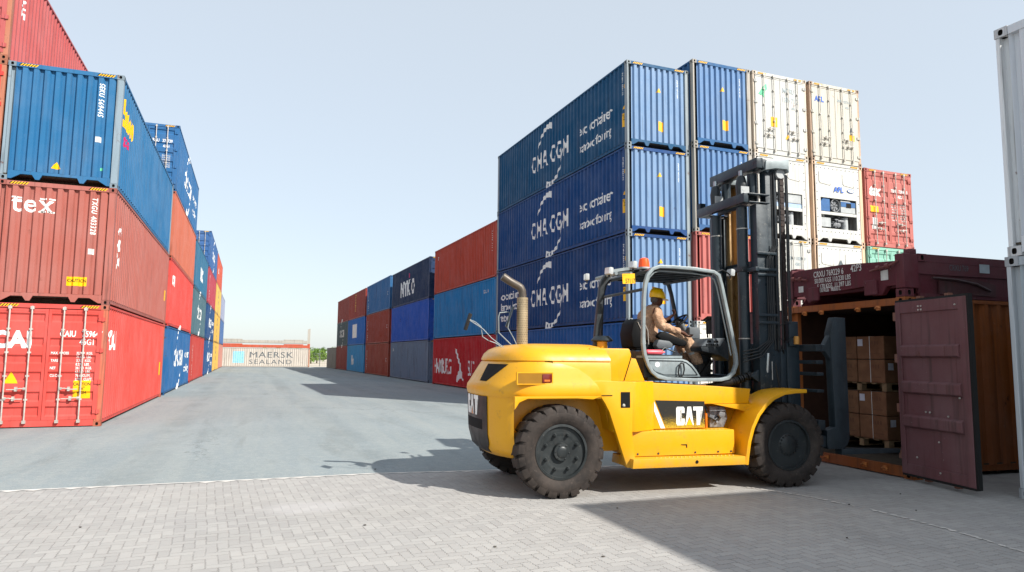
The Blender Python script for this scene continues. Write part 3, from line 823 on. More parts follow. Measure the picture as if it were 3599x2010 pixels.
def reefer_unit(root, style=0):
    """front machinery of a refrigerated container, outward -y at local y=0"""
    col = srgb('#c6c5bf'); H = HC
    b = MB(); b.mi = 0
    # frame panel with an opening (x -.86...94, z .55..1.62)
    x0, x1, z0, z1 = -.84, .90, .52, 1.60
    o = b
    o.box(-1.06, 1.06, .02, .06, 1.62, H-.115); o.box(-1.06, 1.06, .02, .06, .24, z0); o.box(-1.06, x0, .02, .06, z0+.001, 1.619); o.box(x1, 1.06, .02, .06, z0+.001, 1.619)
    o.box(x0, x1, .03, .09, 1.02, 1.12)
    link('front_panel', b.mesh('front_panel', M['steel'], 20), root, col)
    b = MB(); b.box(x0-.02, x1+.02, .55, .57, z0, z1+.1); link('machinery_backing', b.mesh('m', plainc('reefer_inner', '#5b5c5a')), root)
    b = MB()
    for xx in [(-1.0+.2*i) for i in range(11)]:
        for zz in (.40, 2.68): b.cyl((xx, 0, zz), .016, .005, .02, 'y', 6)
    for zz in [.6+.3*i for i in range(7)]:
        for xx in (-1.0, 1.0): b.cyl((xx, 0, zz), .016, .005, .02, 'y', 6)
    link('bolts', b.mesh('bolts', M['grey_let']), root)
    b = MB()
    b.box(-.80, -.30, .10, .5, .58, .92)
    b2 = MB(); b2.cyl((.52, .28, 0), .14, .54, 1.0, 'z', 14); link('receiver_tank', b2.mesh('b', M['white_plastic']), root)
    link('controller_box', b.bevel(.01, 1).mesh('b', M['white_plastic']), root)
    b = MB(); rr = random.Random(5)
    b.cyl((0.05, .3, .72), .13, -.15, .2, 'x', 12); b.cyl((.2, .2, .85), .06, -.1, .2, 'x', 10)
    for i in range(16):
        p = [rr.uniform(-.3, .45), rr.uniform(.1, .35), rr.uniform(.58, .98)]
        pts = [p]
        for k in range(3):
            q = list(pts[-1]); q[rr.randrange(3)] += rr.uniform(-.2, .2); q[2] = min(.98, max(.56, q[2])); q[1] = min(.5, max(.09, q[1])); pts.append(q)
        b.tube(pts, rr.uniform(.008, .02), 6)
    link('compressor', b.mesh('c', M['machinery']), root)
    if style:
        bl = plainc('reefer_blue_cover', '#2f5c8e')
        b = MB(); b.prism([(-.82, 1.14), (-.36, 1.14), (-.36, 1.60), (-.68, 1.60), (-.82, 1.46)], .06, .3, 'y'); b.bevel(.01, 1)
        link('evaporator_cover', b.mesh('c', bl), root)
        b = MB(); b.prism([(.16, 1.14), (.88, 1.14), (.88, 1.42), (.62, 1.58), (.16, 1.58)], .06, .3, 'y'); b.bevel(.01, 1)
        link('control_cover', b.mesh('c', M['white_plastic']), root)
        b = MB(); b.box(.42, .66, .045, .058, 1.34, 1.50); link('display_window', b.mesh('c', M['hole']), root)
        b = MB(); b.box(.17, .87, .05, .058, 1.36, 1.54); link('cover_band', b.mesh('c', bl), root)
        fan_c = (-.1, .12, 1.37); fr = .22
        mark(root, 'F', T('APL', .27, 1.0, .03, dx=-.2, dy=1.86), 'lettering', M['blue_let'])
        mark(root, 'F', polys_bm([[(.62+.17*math.cos(t*PI/8), 1.95+.07*math.sin(t*PI/8)) for t in range(16)]]), 'oval_badge', M['blue_let'])
        mark(root, 'F', polys_bm([[(.62+.145*math.cos(t*PI/8), 1.95+.052*math.sin(t*PI/8)) for t in range(16)]]), 'oval_badge_face', M['white']).location.y = -.002
    else:
        bl = plainc('reefer_blue_cover2', '#9fb4cf')
        b = MB(); b.box(x0, x1, .06, .3, 1.13, 1.28); link('evaporator_cover', b.mesh('c', bl), root)
        b = MB(); b.box(.2, .88, .06, .3, 1.3, 1.6); link('control_cover', b.mesh('c', M['white_plastic']), root)
        fan_c = (-.3, .12, 1.42); fr = .2
    b = MB(); n = 28
    b.tube([(fan_c[0]+fr*math.cos(2*PI*i/n), fan_c[1]-.05, fan_c[2]+fr*math.sin(2*PI*i/n)) for i in range(n)], .014, 6, closed=True)
    for i in range(7):
        a = 2*PI*i/7
        b.prism([(fan_c[0]+.03*math.cos(a), fan_c[2]+.03*math.sin(a)), (fan_c[0]+fr*.9*math.cos(a), fan_c[2]+fr*.9*math.sin(a)), (fan_c[0]+fr*.9*math.cos(a+.55), fan_c[2]+fr*.9*math.sin(a+.55)), (fan_c[0]+.04*math.cos(a+.9), fan_c[2]+.04*math.sin(a+.9))], fan_c[1], fan_c[1]+.02, 'y')
    link('fan', b.mesh('fan', M['machinery']), root)
    b = MB()
    for xx in (-.62, .52):
        w_ = .28; pts = [(xx-w_, 2.52), (xx-w_, 2.2), (xx-w_+.06, 2.13), (xx+w_-.02, 2.08), (xx+w_, 2.14)]
        b.tube([(x, .012, z) for x, z in pts], .008, 5)
    link('hatch_seal', b.mesh('h', M['galv']), root)
def plainc(n, c): return cached(('mat', n), lambda: plain(n, c, .5))
def empty_text(c, txts):
    for t_, s_, u, v, m in txts: mark(c, 'F', T(t_, s_, .75, .015, dx=u, dy=v), 'lettering', M[m])
whites = '#c0bfba'
front(16.275, 0, 'white refrigerated container on the ground right of the mast foot', whites, near='reefer_doors', post='#cdbfae')
c = front(16.275, 1, 'white container with faint numbers, second tier behind the mast chain', whites, near='reefer_doors', post='#d8cfc4'); empty_text(c, [('MORU 118274 0', .16, .1, 2.2, 'pale_let'), ('45R1', .16, .45, 2.0, 'pale_let')])
c = front(16.275, 2, 'white refrigerated container with cooling unit, beside the mast head', whites, near='reefer_unit', post='#d8cfc4'); reefer_unit(c, 0)
c = front(16.275, 3, 'white refrigerated container with MORU numbers and green emblem, top tier', whites, near='reefer_doors', post='#cfc0ae', wear='steel')
empty_text(c, [('MORU', .26, .1, 2.28, 'pale_let'), ('1306 71 2', .25, .08, 1.96, 'pale_let'), ('45R1', .12, .5, 1.72, 'pale_let')]); triangle(c, 'F', .3, .62, .22)
mark(c, 'F', polys_bm([[(-.98, 2.1), (-.85, 2.05), (-.6, 2.3), (-.62, 2.5), (-.75, 2.4)], [(-.86, 2.12), (-.75, 1.98), (-.7, 2.2)]]), 'emblem', M['green'])
sticker(c, 'F', -.45, 1.0, .28, .34, None)
front(18.84, 0, 'cream white container on the ground hidden behind the flat rack', whites, near='reefer_doors', post='#d8b698')
c = front(18.84, 1, 'cream white container front just above the flat rack', whites, near='reefer_unit', post='#d8b698'); reefer_unit(c, 0); triangle(c, 'F', .0, 2.1, .25, 'grey_let')
c = front(18.84, 2, 'white refrigerated container with blue cooling unit and fan', whites, near='reefer_unit', post='#d8b698'); reefer_unit(c, 1)
c = front(18.84, 3, 'cream refrigerated container with blue lettering and rusty doors, top tier', '#bfbaae', near='reefer_doors', post='#b59a84', wear='worn')
mark(c, 'F', T('APL', .27, .95, .04, dx=-.98, dy=2.2), 'lettering', M['blue_let']); empty_text(c, [('APRU 503761 6', .15, .1, 2.3, 'pale_let'), ('45R1', .13, .5, 2.1, 'pale_let')])
triangle(c, 'F', .78, 1.25, .2, 'grey_let'); sticker(c, 'F', .66, .92, .25, .22, None)
front(21.365, 0, 'grey blue container hidden under the green one', '#5a7080', near='doors')
front(21.365, 1, 'mint green container peeking over the flat rack', '#84b5a2', near='doors')
c = front(21.365, 2, 'red container with tex lettering on its doors, right end of the block', '#b0645c', near='doors')
mark(c, 'D', T('tex', .5, .9, .05, .85, dx=-.98, dy=1.92), 'lettering', M['white'])
mark(c, 'D', T('TEMU   729847  0', .16, .72, .02, dx=.12, dy=2.1), 'lettering', M['white']); mark(c, 'D', T('45G1', .16, .72, .02, dx=.5, dy=1.9), 'lettering', M['white'])
for i in range(7): mark(c, 'D', T('MAX GR', .08, .75, .02, dx=.12, dy=1.62-i*.1), 'lettering', M['white2']); mark(c, 'D', T('32.500 KGS', .08, .75, .02, dx=.58, dy=1.62-i*.1), 'lettering', M['white2'])
sticker(c, 'D', -.98, 1.28, .4, .24, None); sticker(c, 'D', -.9, .66, .24, .42, None, 'white2')

# --- container closing the far end of the lane, with folded flat racks on it
c = container('white container with grey MAERSK SEALAND lettering across the far end', (7.9, 101.3, 0), PI/2, '#bdb5ab', L40, 2.591, wear='worn', near='doors', group='containers at the far end', post='#b98870')
# its long side facing the yard is the local +x... (rotated a quarter turn)
mark(c, 'L', T('MAERSK', 1.12, 1.32, .0, 1.08, dx=4.3, dy=1.28), 'lettering', M['grey_let'])
mark(c, 'L', T('SEALAND', .86, 1.35, .0, 1.16, dx=4.32, dy=.42), 'lettering', M['grey_let'])
mark(c, 'L', polys_bm([[(2.3, .55), (3.7, .55), (3.7, 2.1), (2.3, 2.1)]]), 'emblem', M['lblue'])
def far_flat(label, z, col, ends):
    t = thing('folded_flat_rack', label, 'flat rack', (7.9, 101.3, z), PI/2, 'folded flat racks at the far end')
    b = MB(); b.box(-1.2, -1.1, .2, 12, .05, .42); b.box(1.1, 1.2, .2, 12, .05, .42); b.box(-1.1, 1.1, .2, 12, .25, .36)
    b.box(-1.19, 1.19, .9, 3.4, .43, .55); b.box(-1.19, 1.19, 8.8, 11.3, .43, .55)
    link('base_frame', b.mesh('base', M['worn']), t, srgb(col))
    for x in (-1.13, 1.13):
        for y in (.1, 12.1):
            b = MB(); b.box(x-.08, x+.08, y-.09, y+.09, 0, .62 if not (ends and y < 1) else 2.1)
            link('corner_post', b.mesh('post', M['worn']), t, srgb(col))
    return t
far_flat('orange red folded flat rack lying on the white container', 2.6, '#b5543c', False)
far_flat('pale grey folded flat rack with one end post standing', 3.22, '#a9a49a', True)

# --- open orange container, its cargo and the flat rack on it
KO = 1.05; ORZ = -.035
O0 = Vector((9.235, 7.63, 0))
def ow(x, y, z): # local: x along length (away to the right), y across (to the far side)
    return Vector((O0.x+x*math.cos(ORZ)-y*math.sin(ORZ), O0.y+x*math.sin(ORZ)+y*math.cos(ORZ), z))
p = ow(0, W*KO/2, 0)
oc = container('open orange container loaded with cartons, maroon door swung wide', (p.x, p.y, 0), ORZ-PI/2, '#8f4e1e', L40, 2.591, near='open', far='blind', wear='worn', scale=(KO,)*3, stripes=False, group='open container with cargo', post='#a8602c')
# inner skins of the two long walls are the same corrugated sheet; cam keepers on header and sill
for z in (2.45, .10):
    for x in (-.76, -.38, .38, .76):
        b = MB(); b.box(x-.03, x+.03, -.03, -.002, z-.035, z+.035); b.tube([(x-.05, -.03, z-.005), (x, -.045, z+.015), (x+.05, -.03, z-.005)], .014, 6)
        link('cam_keeper', b.mesh('keeper', M['rusty']), oc, srgb('#b8703a'))
def inner_door():
    """door leaf seen from inside: x 0 hinge .. 1.17, thickness -y.. ; face towards +y"""
    b = MB(); w = 1.25; z0, z1 = .10, 2.50
    b.box(0, w, -.05, 0, z0, z1)
    b.box(0, .09, .001, .02, z0, z1); b.box(w-.13, w, .001, .02, z0, z1); b.box(.0905, w-.1305, .001, .016, z0, z0+.14); b.box(.0905, w-.1305, .001, .016, z1-.16, z1)
    for z in (.83, 1.30, 1.80): b.prism([(.001, z-.095), (.05, z-.065), (.05, z+.065), (.001, z+.095)], .092, w-.132, 'x')
    b.bevel(.004, 1)
    return b
def open_door(label, hinge, ang):
    d = link('door', inner_door().mesh('door', M['worn'], 20), oc, srgb('#6a4548'), (hinge[0], hinge[1], 0), ang)
    d['label'] = label
    b = MB(); w = 1.25
    for x0, x1, z0, z1 in ((w, w+.03, .08, 2.53), (-.0, w, 2.501, 2.53), (0, w, .07, .099)): b.box(x0, x1, -.055, .01, z0, z1)
    link('gasket', b.mesh('gasket', M['rubber_dark']), d)
    for xx in (.36, .86):
        b = MB(); b.cyl((xx, -.10, 0), .018, .03, 2.56, 'z', 8)
        for z in (.06, 2.54): b.box(xx-.035, xx+.035, -.13, -.06, z-.03, z+.03)
        for z in (.5, 1.2, 1.9): b.box(xx-.04, xx+.04, -.12, -.05, z-.02, z+.02)
        link('locking_bar', b.mesh('bar', M['rusty']), d, srgb('#7d5648'))
    b = MB()
    for x, z in ((.45, 2.42), (.50, 2.42), (.45, 2.37), (.50, 2.37), (.55, 1.78), (.6, 1.78), (.5, .98), (.57, .98), (.88, .95), (.7, .6), (.3, .35), (.7, .2), (1.08, 2.4), (1.08, 1.2)): b.cyl((x, 0, z), .012, .015, .028, 'y', 8)
    link('rivets', b.mesh('rivets', M['galv']), d)
    b = MB()
    for z in (.35, 1.0, 1.7, 2.3): b.box(-.06, .03, -.06, .01, z-.06, z+.06)
    link('hinge', b.mesh('hinge', M['rusty']), d, srgb('#7d5648'))
    return d
# container local frame here: +y = into the length, +x = near side (towards camera side)
b = MB(); b.box(-1.15, -1.145, .12, L40-.12, .171, 2.50); b.box(1.145, 1.15, .12, L40-.12, .171, 2.50); b.box(-1.144, 1.144, .12, L40-.12, 2.49, 2.495); b.box(-1.144, 1.144, 5.6, 5.61, .171, 2.50)  # added sheets inside walls, roof and across; their dark colour imitates interior shade
link('interior_shade_sheet', b.mesh('shade_sheet', M['shade_sheet'], 0), oc)
od = open_door('maroon open door leaf with recessed ribs, nearest side', (W/2-.10, -.07), -.15); od.scale = (1, -1, 1)
open_door('maroon open door leaf on the far side', (-W/2-.01, -.06), PI+.35)

def carton(label, p, sz, rz, strap=True, tape=True, lab=None, group='cartons stacked inside the open container'):
    t = thing('carton', label, 'carton', p, rz, group); sx, sy, h = sz
    b = MB(); b.box(0, sx, 0, sy, .003, h-.003); b.bevel(.006, 1); link('box', b.mesh('box', M['card']), t)
    b = MB()
    if strap:
        yy = sy*.52; b.box(-.002, sx+.002, yy-.005, yy+.005, h-.002, h+.001); b.box(-.004, -.001, yy-.005, yy+.005, .004, h); b.box(sx+.001, sx+.004, yy-.005, yy+.005, .004, h)
        xx = sx*.5; b.box(xx-.005, xx+.005, -.004, -.001, .004, h)
        link('strap', b.mesh('strap', M['strap']), t)
    b = MB(); b.box(-.002, -.0005, sy*.78, sy*.78+.11, h-.17, h-.05) if lab == 'L' else b.box(sx*.12, sx*.12+.12, -.002, -.0005, h-.18, h-.06)
    link('paper_label', b.mesh('label', M['paper']), t)
    b = MB()
    for i in range(4): b.box(-.0018, -.0004, sy*(.2+.1*i), sy*(.2+.1*i)+.03, h*.62, h*.78)
    b.box(-.0018, -.0004, sy*.15, sy*.15+.2, h*.22, h*.26)
    link('print', b.mesh('print', M['card_print']), t)
    return t
def pallet(label, p, rz, sx, sy):
    t = thing('pallet', label, 'pallet', p, rz, 'wooden pallets under the cartons')
    for k in range(6):
        b = MB(); y = k*(sy-.1)/5; b.box(0, sx, y, y+.1, .12, .14); link('top_board', b.mesh('board', M['wood']), t)
    for k in range(3):
        y = k*(sy-.1)/2
        b = MB(); b.box(0, sx, y, y+.1, 0, .02); link('bottom_board', b.mesh('board', M['wood']), t)
        for x in (0, sx/2-.06, sx-.12):
            b = MB(); b.box(x+.003, x+.117, y+.002, y+.098, .021, .119); link('block', b.mesh('block', M['wood']), t)
    return t
words = {0: 'lowest', 1: 'second', 2: 'third', 3: 'top'}
bx0, by0 = .82, 1.19     # distance in from the opening / from the near side
zf = .27
for lay in range(2):
    zp = zf+lay*.955
    q = ow(bx0+.02, by0, zp)
    pallet('wooden pallet under the %s pair of carton layers' % ('lower' if lay == 0 else 'upper'), q, ORZ, 1.15, 1.16)
    for r_ in range(2):
        zz = zp+.142+r_*.405
        for j in range(2):
            for i in range(2):
                q = ow(bx0+i*.60, by0+j*.60, zz)
                lv = words[lay*2+r_]
                carton('brown carton in the %s layer, %s, %s' % (lv, 'near side' if j == 0 else 'far side', 'front by the opening' if i == 0 else 'behind the front one'), q, (.58, .58, .40), ORZ, strap=(r_ == 0) or i == 0, lab='L' if r_ else None)

# flat rack on top
fr_ = thing('flat_rack', 'maroon folded flat rack with white CRXU numbers on the open container', 'flat rack', ow(0, 0, 2.591*KO+.004), ORZ, None)
DR = srgb('#5b2830')
def fpart(name, b, m='worn', col=DR): return link(name, b.mesh(name, M[m], 20), fr_, col)
b = MB(); WW = 2.56
# end panel profile (y,z) with fork tunnels cut in its lower edge
b.prism([(.17, .56), (.17, .18), (.34, .18), (.44, .05), (.62, .05), (.68, .22), (1.25, .19), (1.85, .22), (1.90, .05), (2.02, .03), (2.14, .17), (2.39, .17), (2.39, .62), (2.2, .64), (1.2, .63)], .02, .12, 'x')
b.bevel(.006, 1); fpart('end_panel', b)
for y in (.62, 1.86):
    b = MB(); b.box(-.03, .018, y-.12, y+.12, .06, .30); b.bevel(.01, 1); fpart('fork_pocket', b)
for y0 in (0, WW-.16):
    b = MB(); b.box(0, .30, y0, y0+.16, .13, .66); b.bevel(.008, 1); fpart('corner_post', b)
    for z in (.06,):
        cc = link('corner_casting', cached('cast', casting_mesh), fr_, DR, (.09, y0+.08, z)); cc.rotation_euler[2] = PI/2
    cc = link('corner_casting', cached('cast', casting_mesh), fr_, DR, (.385, y0+.08, .61)); cc.rotation_euler[2] = PI/2
    b = MB(); b.tube([(-.03, y0+.08, .55), (-.05, y0+(.0 if y0 else .16), .5), (-.05, y0+(-.42 if y0 else .58), .44)], .02, 8)
    for q in (.25, .42): yq = y0+(q if not y0 else .16-q); b.cyl((-.05, yq, .49-.1*(q-.25)), .04, -.03, .03, 'y', 10)
    fpart('lashing_bar', b, 'rusty', srgb('#6d3c3a'))
    b = MB(); b.box(.16, .30, y0+.02, y0+.14, .661, .74) if y0 == 0 else b.box(.1, .3, y0, y0+.16, .661, .70); b.bevel(.01, 1); fpart('hinge_lug', b)
for y0 in (0.02, WW-.12):
    b = MB(); b.box(.302, 12.6, y0+.002, y0+.1, .36, .55); b.box(.46, 12.6, y0, y0+.1, .551, .67); fpart('side_beam', b)
    b = MB(); b.box(.32, 12.6, y0+.03, y0+.07, .02, .359); fpart('beam_web', b)
    b = MB(); b.box(.32, 12.6, y0-.01, y0+.11, 0, .06); fpart('bottom_flange', b)
b = MB(); b.box(.5, 12.5, .13, WW-.13, .20, .34); fpart('deck', b)
b = MB(); b.prism([(.7, .06), (1.9, .06), (1.9, .24), (1.5, .32), (.7, .32)], -.01, .015, 'y'); fpart('stiffener', b, 'rusty', srgb('#4b2a2c'))
b = MB(); b.tube([(.55, -.02, .30), (1.0, -.03, .29), (1.45, -.03, .24), (1.75, -.03, .14)], .022, 6); fpart('drain_hose', b, 'rusty', srgb('#3a2224'))
def fmark(bm, name, mat):   # on end panel: reader's right is -y
    return to_obj(drape(bm, [], None, lambda u, v, d: Vector((.018-d, WW-u, v))), name, mat, fr_)
for txt, s_, u, v, sp in [('CRXU 769229 6', .145, .68, .475, 1.0), ('42P3', .165, 1.52, .485, 1.0), ('50.000 KGS 110.230 LBS', .115, .70, .37, 1.0), ('5.170 KGS  11.397 LBS', .115, .76, .265, 1.0), ('44.830 KGS   98.833 L', .1, .72, .205, .9)]:
    b_ = T(txt, s_, .70, .015, sp, dx=u, dy=v)
    fmark(b_, 'lettering', M['white2'])
fmark(polys_bm([[(2.12, .28), (2.26, .28), (2.26, .44), (2.12, .43)]]), 'paper_label', M['white2'])
fmark(polys_bm([[(.30, .24), (.42, .24), (.42, .35), (.30, .35)]]), 'paper_label', M['white2'])
to_obj(drape(T('CRXU 769', .13, .7, 0, dx=.95, dy=.44), [], None, lambda u, v, d: Vector((u, .017-d, v))), 'faded_lettering', M['grey_let'], fr_)
to_obj(drape(polys_bm([[(1.6, .43), (1.82, .43), (1.82, .57), (1.6, .57)]]), [], None, lambda u, v, d: Vector((u, .017-d, v))), 'paper_label', M['pale_let'], fr_)

# --- white stack at the right picture edge
KW = 1.084
for t_, (lab, col, dy) in enumerate([('pale grey container at the right edge, lower of two', '#a9b3ba', 0), ('clean white container at the right edge, on the pale grey one', '#cdd2d8', -.045)]):
    w_ = W*KW
    p = Vector((9.38, 6.215-w_/2+dy, t_*HC*KW))
    container(lab, p, -PI/2, col, L40, HC, near='blind', far='doors', wear='steel' if not t_ else 'clean', scale=(KW,)*3, stripes=False, group='pale containers at the right edge', post='#b9bfc4' if t_ == 0 else '#dfe2e4')
# --- the stacks beside the camera whose shadow falls over the apron
n_ = 0
for k in range(2):
    for t_ in range(3):
        n_ += 1
        container(['blue', 'grey', 'red', 'green', 'brown', 'orange'][n_-1]+' container in the unseen stack right of the camera, '+['ground tier', 'middle tier', 'top tier'][t_]+[' of the front column', ' of the rear column'][k],
                  (9.75, -1.55-W/2-k*(W+.05), t_*HC), -PI/2, ['#2a5590', '#8a8f92', '#a83a34', '#3c7a64', '#7d4c3a', '#b4682c'][n_-1], near='blind', far='doors', stripes=False, group='stack right of the camera')

# ================================================================== FORKLIFT
A_ANG = math.atan2(-.256, 3.29); FO = (3.705, 7.964, 0)
fk = thing('forklift', 'large yellow forklift truck with black mast driving at the open container', 'forklift', FO, A_ANG)
CB = 1.12
def F(name, b, mat, parent=None, smooth=30, bevel=0, recalc=True):
    if bevel: b.bevel(bevel, 2)
    return b.obj(name, mat, parent or fk, smooth, None, recalc)
EX = 2.6
def pl(t, hl, hw, ac=-.1):
    s_, c_ = math.sin(t), math.cos(t)
    return (ac-hl*abs(c_)**(2/EX), CB+hw*math.copysign(abs(s_)**(2/EX), s_))
low = [(.44, .50, .80), (.47, .62, .92), (.56, .72, .99), (.75, .77, 1.04), (1.1, .785, 1.06), (1.24, .79, 1.07)]
upp = [(1.225, .78, 1.07), (1.25, .80, 1.095), (1.31, .815, 1.105), (1.37, .805, 1.10), (1.41, .775, 1.09), (1.50, .72, 1.07), (1.60, .655, 1.05), (1.665, .61, 1.035), (1.69, .585, 1.02)]
def interp(tab, z):
    if z <= tab[0][0]: return tab[0][1:]
    for p, q in zip(tab[:-1], tab[1:]):
        if z <= q[0]:
            k = (z-p[0])/(q[0]-p[0]); return tuple(p[i]+(q[i]-p[i])*k for i in (1, 2))
    return tab[-1][1:]
def surf(z, t, off, tab):
    hl, hw = interp(tab, z); a, b = pl(t, hl+off, hw+off); return Vector((a, b, z))
# counterweight
b = MB(); N = 36
rings = []
for z, hl, hw in low:
    tm = math.acos(min(.98, (max(.40, hl*.615)/hl)**1.3))
    rings.append([(*pl(-tm+2*tm*i/N, hl, hw), z) for i in range(N+1)])
b.loft(rings)
def shell(bb, tab, af, n=44, seat=0):
    rings = []
    for (z, hl, hw), f in zip(tab, af):
        r = [(f, CB-hw, z)]+[(f+(-.1-f)*k/4, CB-hw, z) for k in (1, 2, 3)]
        r += [(*pl(-PI/2+PI*i/n, hl, hw), z) for i in range(n+1)]
        r += [(f+(-.1-f)*k/4, CB+hw, z) for k in (3, 2, 1)]+[(f, CB+hw, z)]
        rings.append(r)
    bb.loft(rings); return bb
shell(b, upp, [.54, .54, .525, .50, .475, .39, .25, .05, -.2])
F('counterweight', b, M['yellow'], smooth=40)
# arch lips: bevelled trim hanging from the counterweight over the wheel
b = MB()
for y0, y1 in ((.02, .10), (2.14, 2.22)):
    b.prism([(-.62, 1.262), (-.62, 1.1), (-.56, 1.19), (-.45, 1.235), (.2, 1.235), (.42, 1.22), (.54, 1.262)], y0, y1, 'y')
F('arch_lip', b, M['yellow'], bevel=.006)
# hood
hood = [(1.26, .56, 1.045), (1.60, .57, 1.03), (1.692, .575, 1.005), (1.705, .60, 1.022), (1.73, .595, 1.015), (1.79, .565, .985), (1.85, .50, .92), (1.89, .40, .82), (1.918, .26, .66), (1.93, .12, .45)]
b = shell(MB(), hood, [.70, .70, .70, .70, .70, .68, .66, .62, .56, .48])
F('engine_hood', b, M['yellow'], smooth=40)
b = MB(); b.prism([(.45, 1.44), (.95, 1.44), (1.06, 1.76), (1.02, 1.875), (.45, 1.875)], .20, 2.04, 'y')
F('hood_front', b, M['yellow'], bevel=.02)
b = MB()
for y0 in (.34, 1.86): b.prism([(.975, 1.44), (1.31, 1.44), (1.18, 1.74), (1.08, 1.75)], y0, y0+.04, 'y')
F('hood_bracket', b, M['yellow'], bevel=.005)
# counterweight details
def patch(name, tab, z0, z1, tf0, tf1, off, mat, nz=8, nt=14, thick=.0):
    b = MB(); g = []
    for i in range(nz+1):
        z = z0+(z1-z0)*i/nz; k = i/nz; t0 = R(tf0(k)); t1 = R(tf1(k))
        g.append([b.bm.verts.new(surf(z, t0+(t1-t0)*j/nt, off, tab)) for j in range(nt+1)])
    for p, q in zip(g[:-1], g[1:]):
        for j in range(nt): b._f([p[j], p[j+1], q[j+1], q[j]])
    # rim going into the body
    edge = g[0]+[r[-1] for r in g[1:-1]]+g[-1][::-1]+[r[0] for r in g[1:-1]][::-1]
    cen = Vector((-.1, CB, 0)); back = []
    for v in edge:
        d = Vector((v.co.x-cen.x, v.co.y-cen.y, 0)).normalized(); back.append(b.bm.verts.new(v.co-d*(off+.01)))
    for i in range(len(edge)):
        j = (i+1) % len(edge); b._f([edge[i], edge[j], back[j], back[i]])
    return F(name, b, mat, smooth=40)
patch('bumper_panel', low, .50, 1.235, lambda k: -25+min(0, (k-.18))*-30, lambda k: 25+min(0, (k-.18))*30, .012, M['bumper'], 12, 20)
patch('tow_slot', low, .80, .93, lambda k: -17, lambda k: 17, .014, M['dark'])
for sg in (-1, 1):
    patch('grille_hole_shade', upp, 1.43, 1.655, lambda k: -(8-4*k) if sg > 0 else 22, lambda k: -(20+20*k) if sg > 0 else 30+10*k, .003, M['dark'])  # black patch over the shell, painting the shade of a recess not modelled
def bpatch(name, a0, a1, z0, z1, bb, mat, th=.006):
    x = MB(); x.box(a0, a1, bb-th, bb, z0, z1); return F(name, x, mat)
def cat_polys(w, h):
    """heavy condensed capitals, with the wedge cut out of the middle letter"""
    k = w/3.; P = []
    t = .33*k
    # C
    P += [[(.1*k, 0), (.83*k, 0), (.93*k, .1*h), (.93*k, .36*h), (.62*k, .36*h), (.62*k, .17*h), (.38*k, .17*h), (.38*k, .83*h), (.62*k, .83*h), (.62*k, .66*h), (.93*k, .66*h), (.93*k, .9*h), (.83*k, h), (.1*k, h), (0, .9*h), (0, .1*h)]]
    # A
    P += [[(.99*k, 0), (1.08*k, 0), (1.46*k, .46*h), (1.84*k, 0), (1.93*k, 0), (1.66*k, h), (1.26*k, h)]]
    # T
    P += [[(1.86*k, .80*h), (1.93*k, .55*h) , (2.22*k, .0), (2.58*k, 0), (2.58*k, .80*h), (2.92*k, .80*h), (2.92*k, h), (1.83*k, h)]]
    P[-1] = [(1.90*k, .79*h), (2.25*k, .79*h), (2.25*k, .0), (2.63*k, 0), (2.63*k, .79*h), (2.98*k, .79*h), (2.98*k, h), (1.90*k, h)]
    tri = [[(1.14*k, 0), (1.78*k, 0), (1.46*k, .39*h)]]
    return P, tri
def rear_map(off):
    def f(u, v, d):
        hl, hw = interp(low, v); db = -(u)
        s_ = min(1, abs(db)/(hw+off))**(EX/2); t = math.copysign(math.asin(s_), db)
        a, b_ = pl(t, hl+off+d, hw+off+d); return Vector((a, b_, v))
    return f
P, tri = cat_polys(.60, .26)
for pp, mt, o_, nm in ((P, M['white'], .015, 'lettering'), (tri, M['amber'], .016, 'emblem')):
    bm_ = polys_bm([[(x-.30, y+.975) for x, y in q] for q in pp])
    to_obj(drape(bm_, [-.3+.02*i for i in range(31)], None, rear_map(o_), .0), nm, mt, fk)
# side slots with lamps
for s_ in (0, 1):
    yb = .045 if not s_ else 2.195; sg = -1 if not s_ else 1
    b = MB(); b.box(-.56, -.09, min(yb+sg*-.02, yb+sg*.014), max(yb+sg*-.02, yb+sg*.014), 1.425, 1.55)
    b = MB()
    y0, y1 = (yb-.012, yb+.03) if not s_ else (yb-.03, yb+.012)
    zz0, zz1, aa0, aa1 = 1.42, 1.548, -.58, -.13
    for bx in ((aa0, aa1, zz1, zz1+.012), (aa0, aa1, zz0-.012, zz0), (aa0-.012, aa0, zz0-.012, zz1+.012), (aa1, aa1+.012, zz0-.012, zz1+.012)): b.box(bx[0], bx[1], y0, y1, bx[2], bx[3])
    F('lamp_recess_rim', b, M['yellow'])
    b = MB(); b.box(-.579, -.131, y0+.004, y1-.004, zz0+.001, zz1-.001); F('lamp_recess', b, plainc('recess_ochre', '#8d6205'))
    b = MB(); b.box(-.26, -.135, yb-.018, yb+.018, zz0+.01, zz1-.01); lm = F('tail_lamp', b, M['redlens'], bevel=.008)
    b = MB(); b.box(-.235, -.16, yb-.021, yb+.021, zz0+.025, zz0+.05); b.obj('tail_lamp_insert', M['amber'], lm)
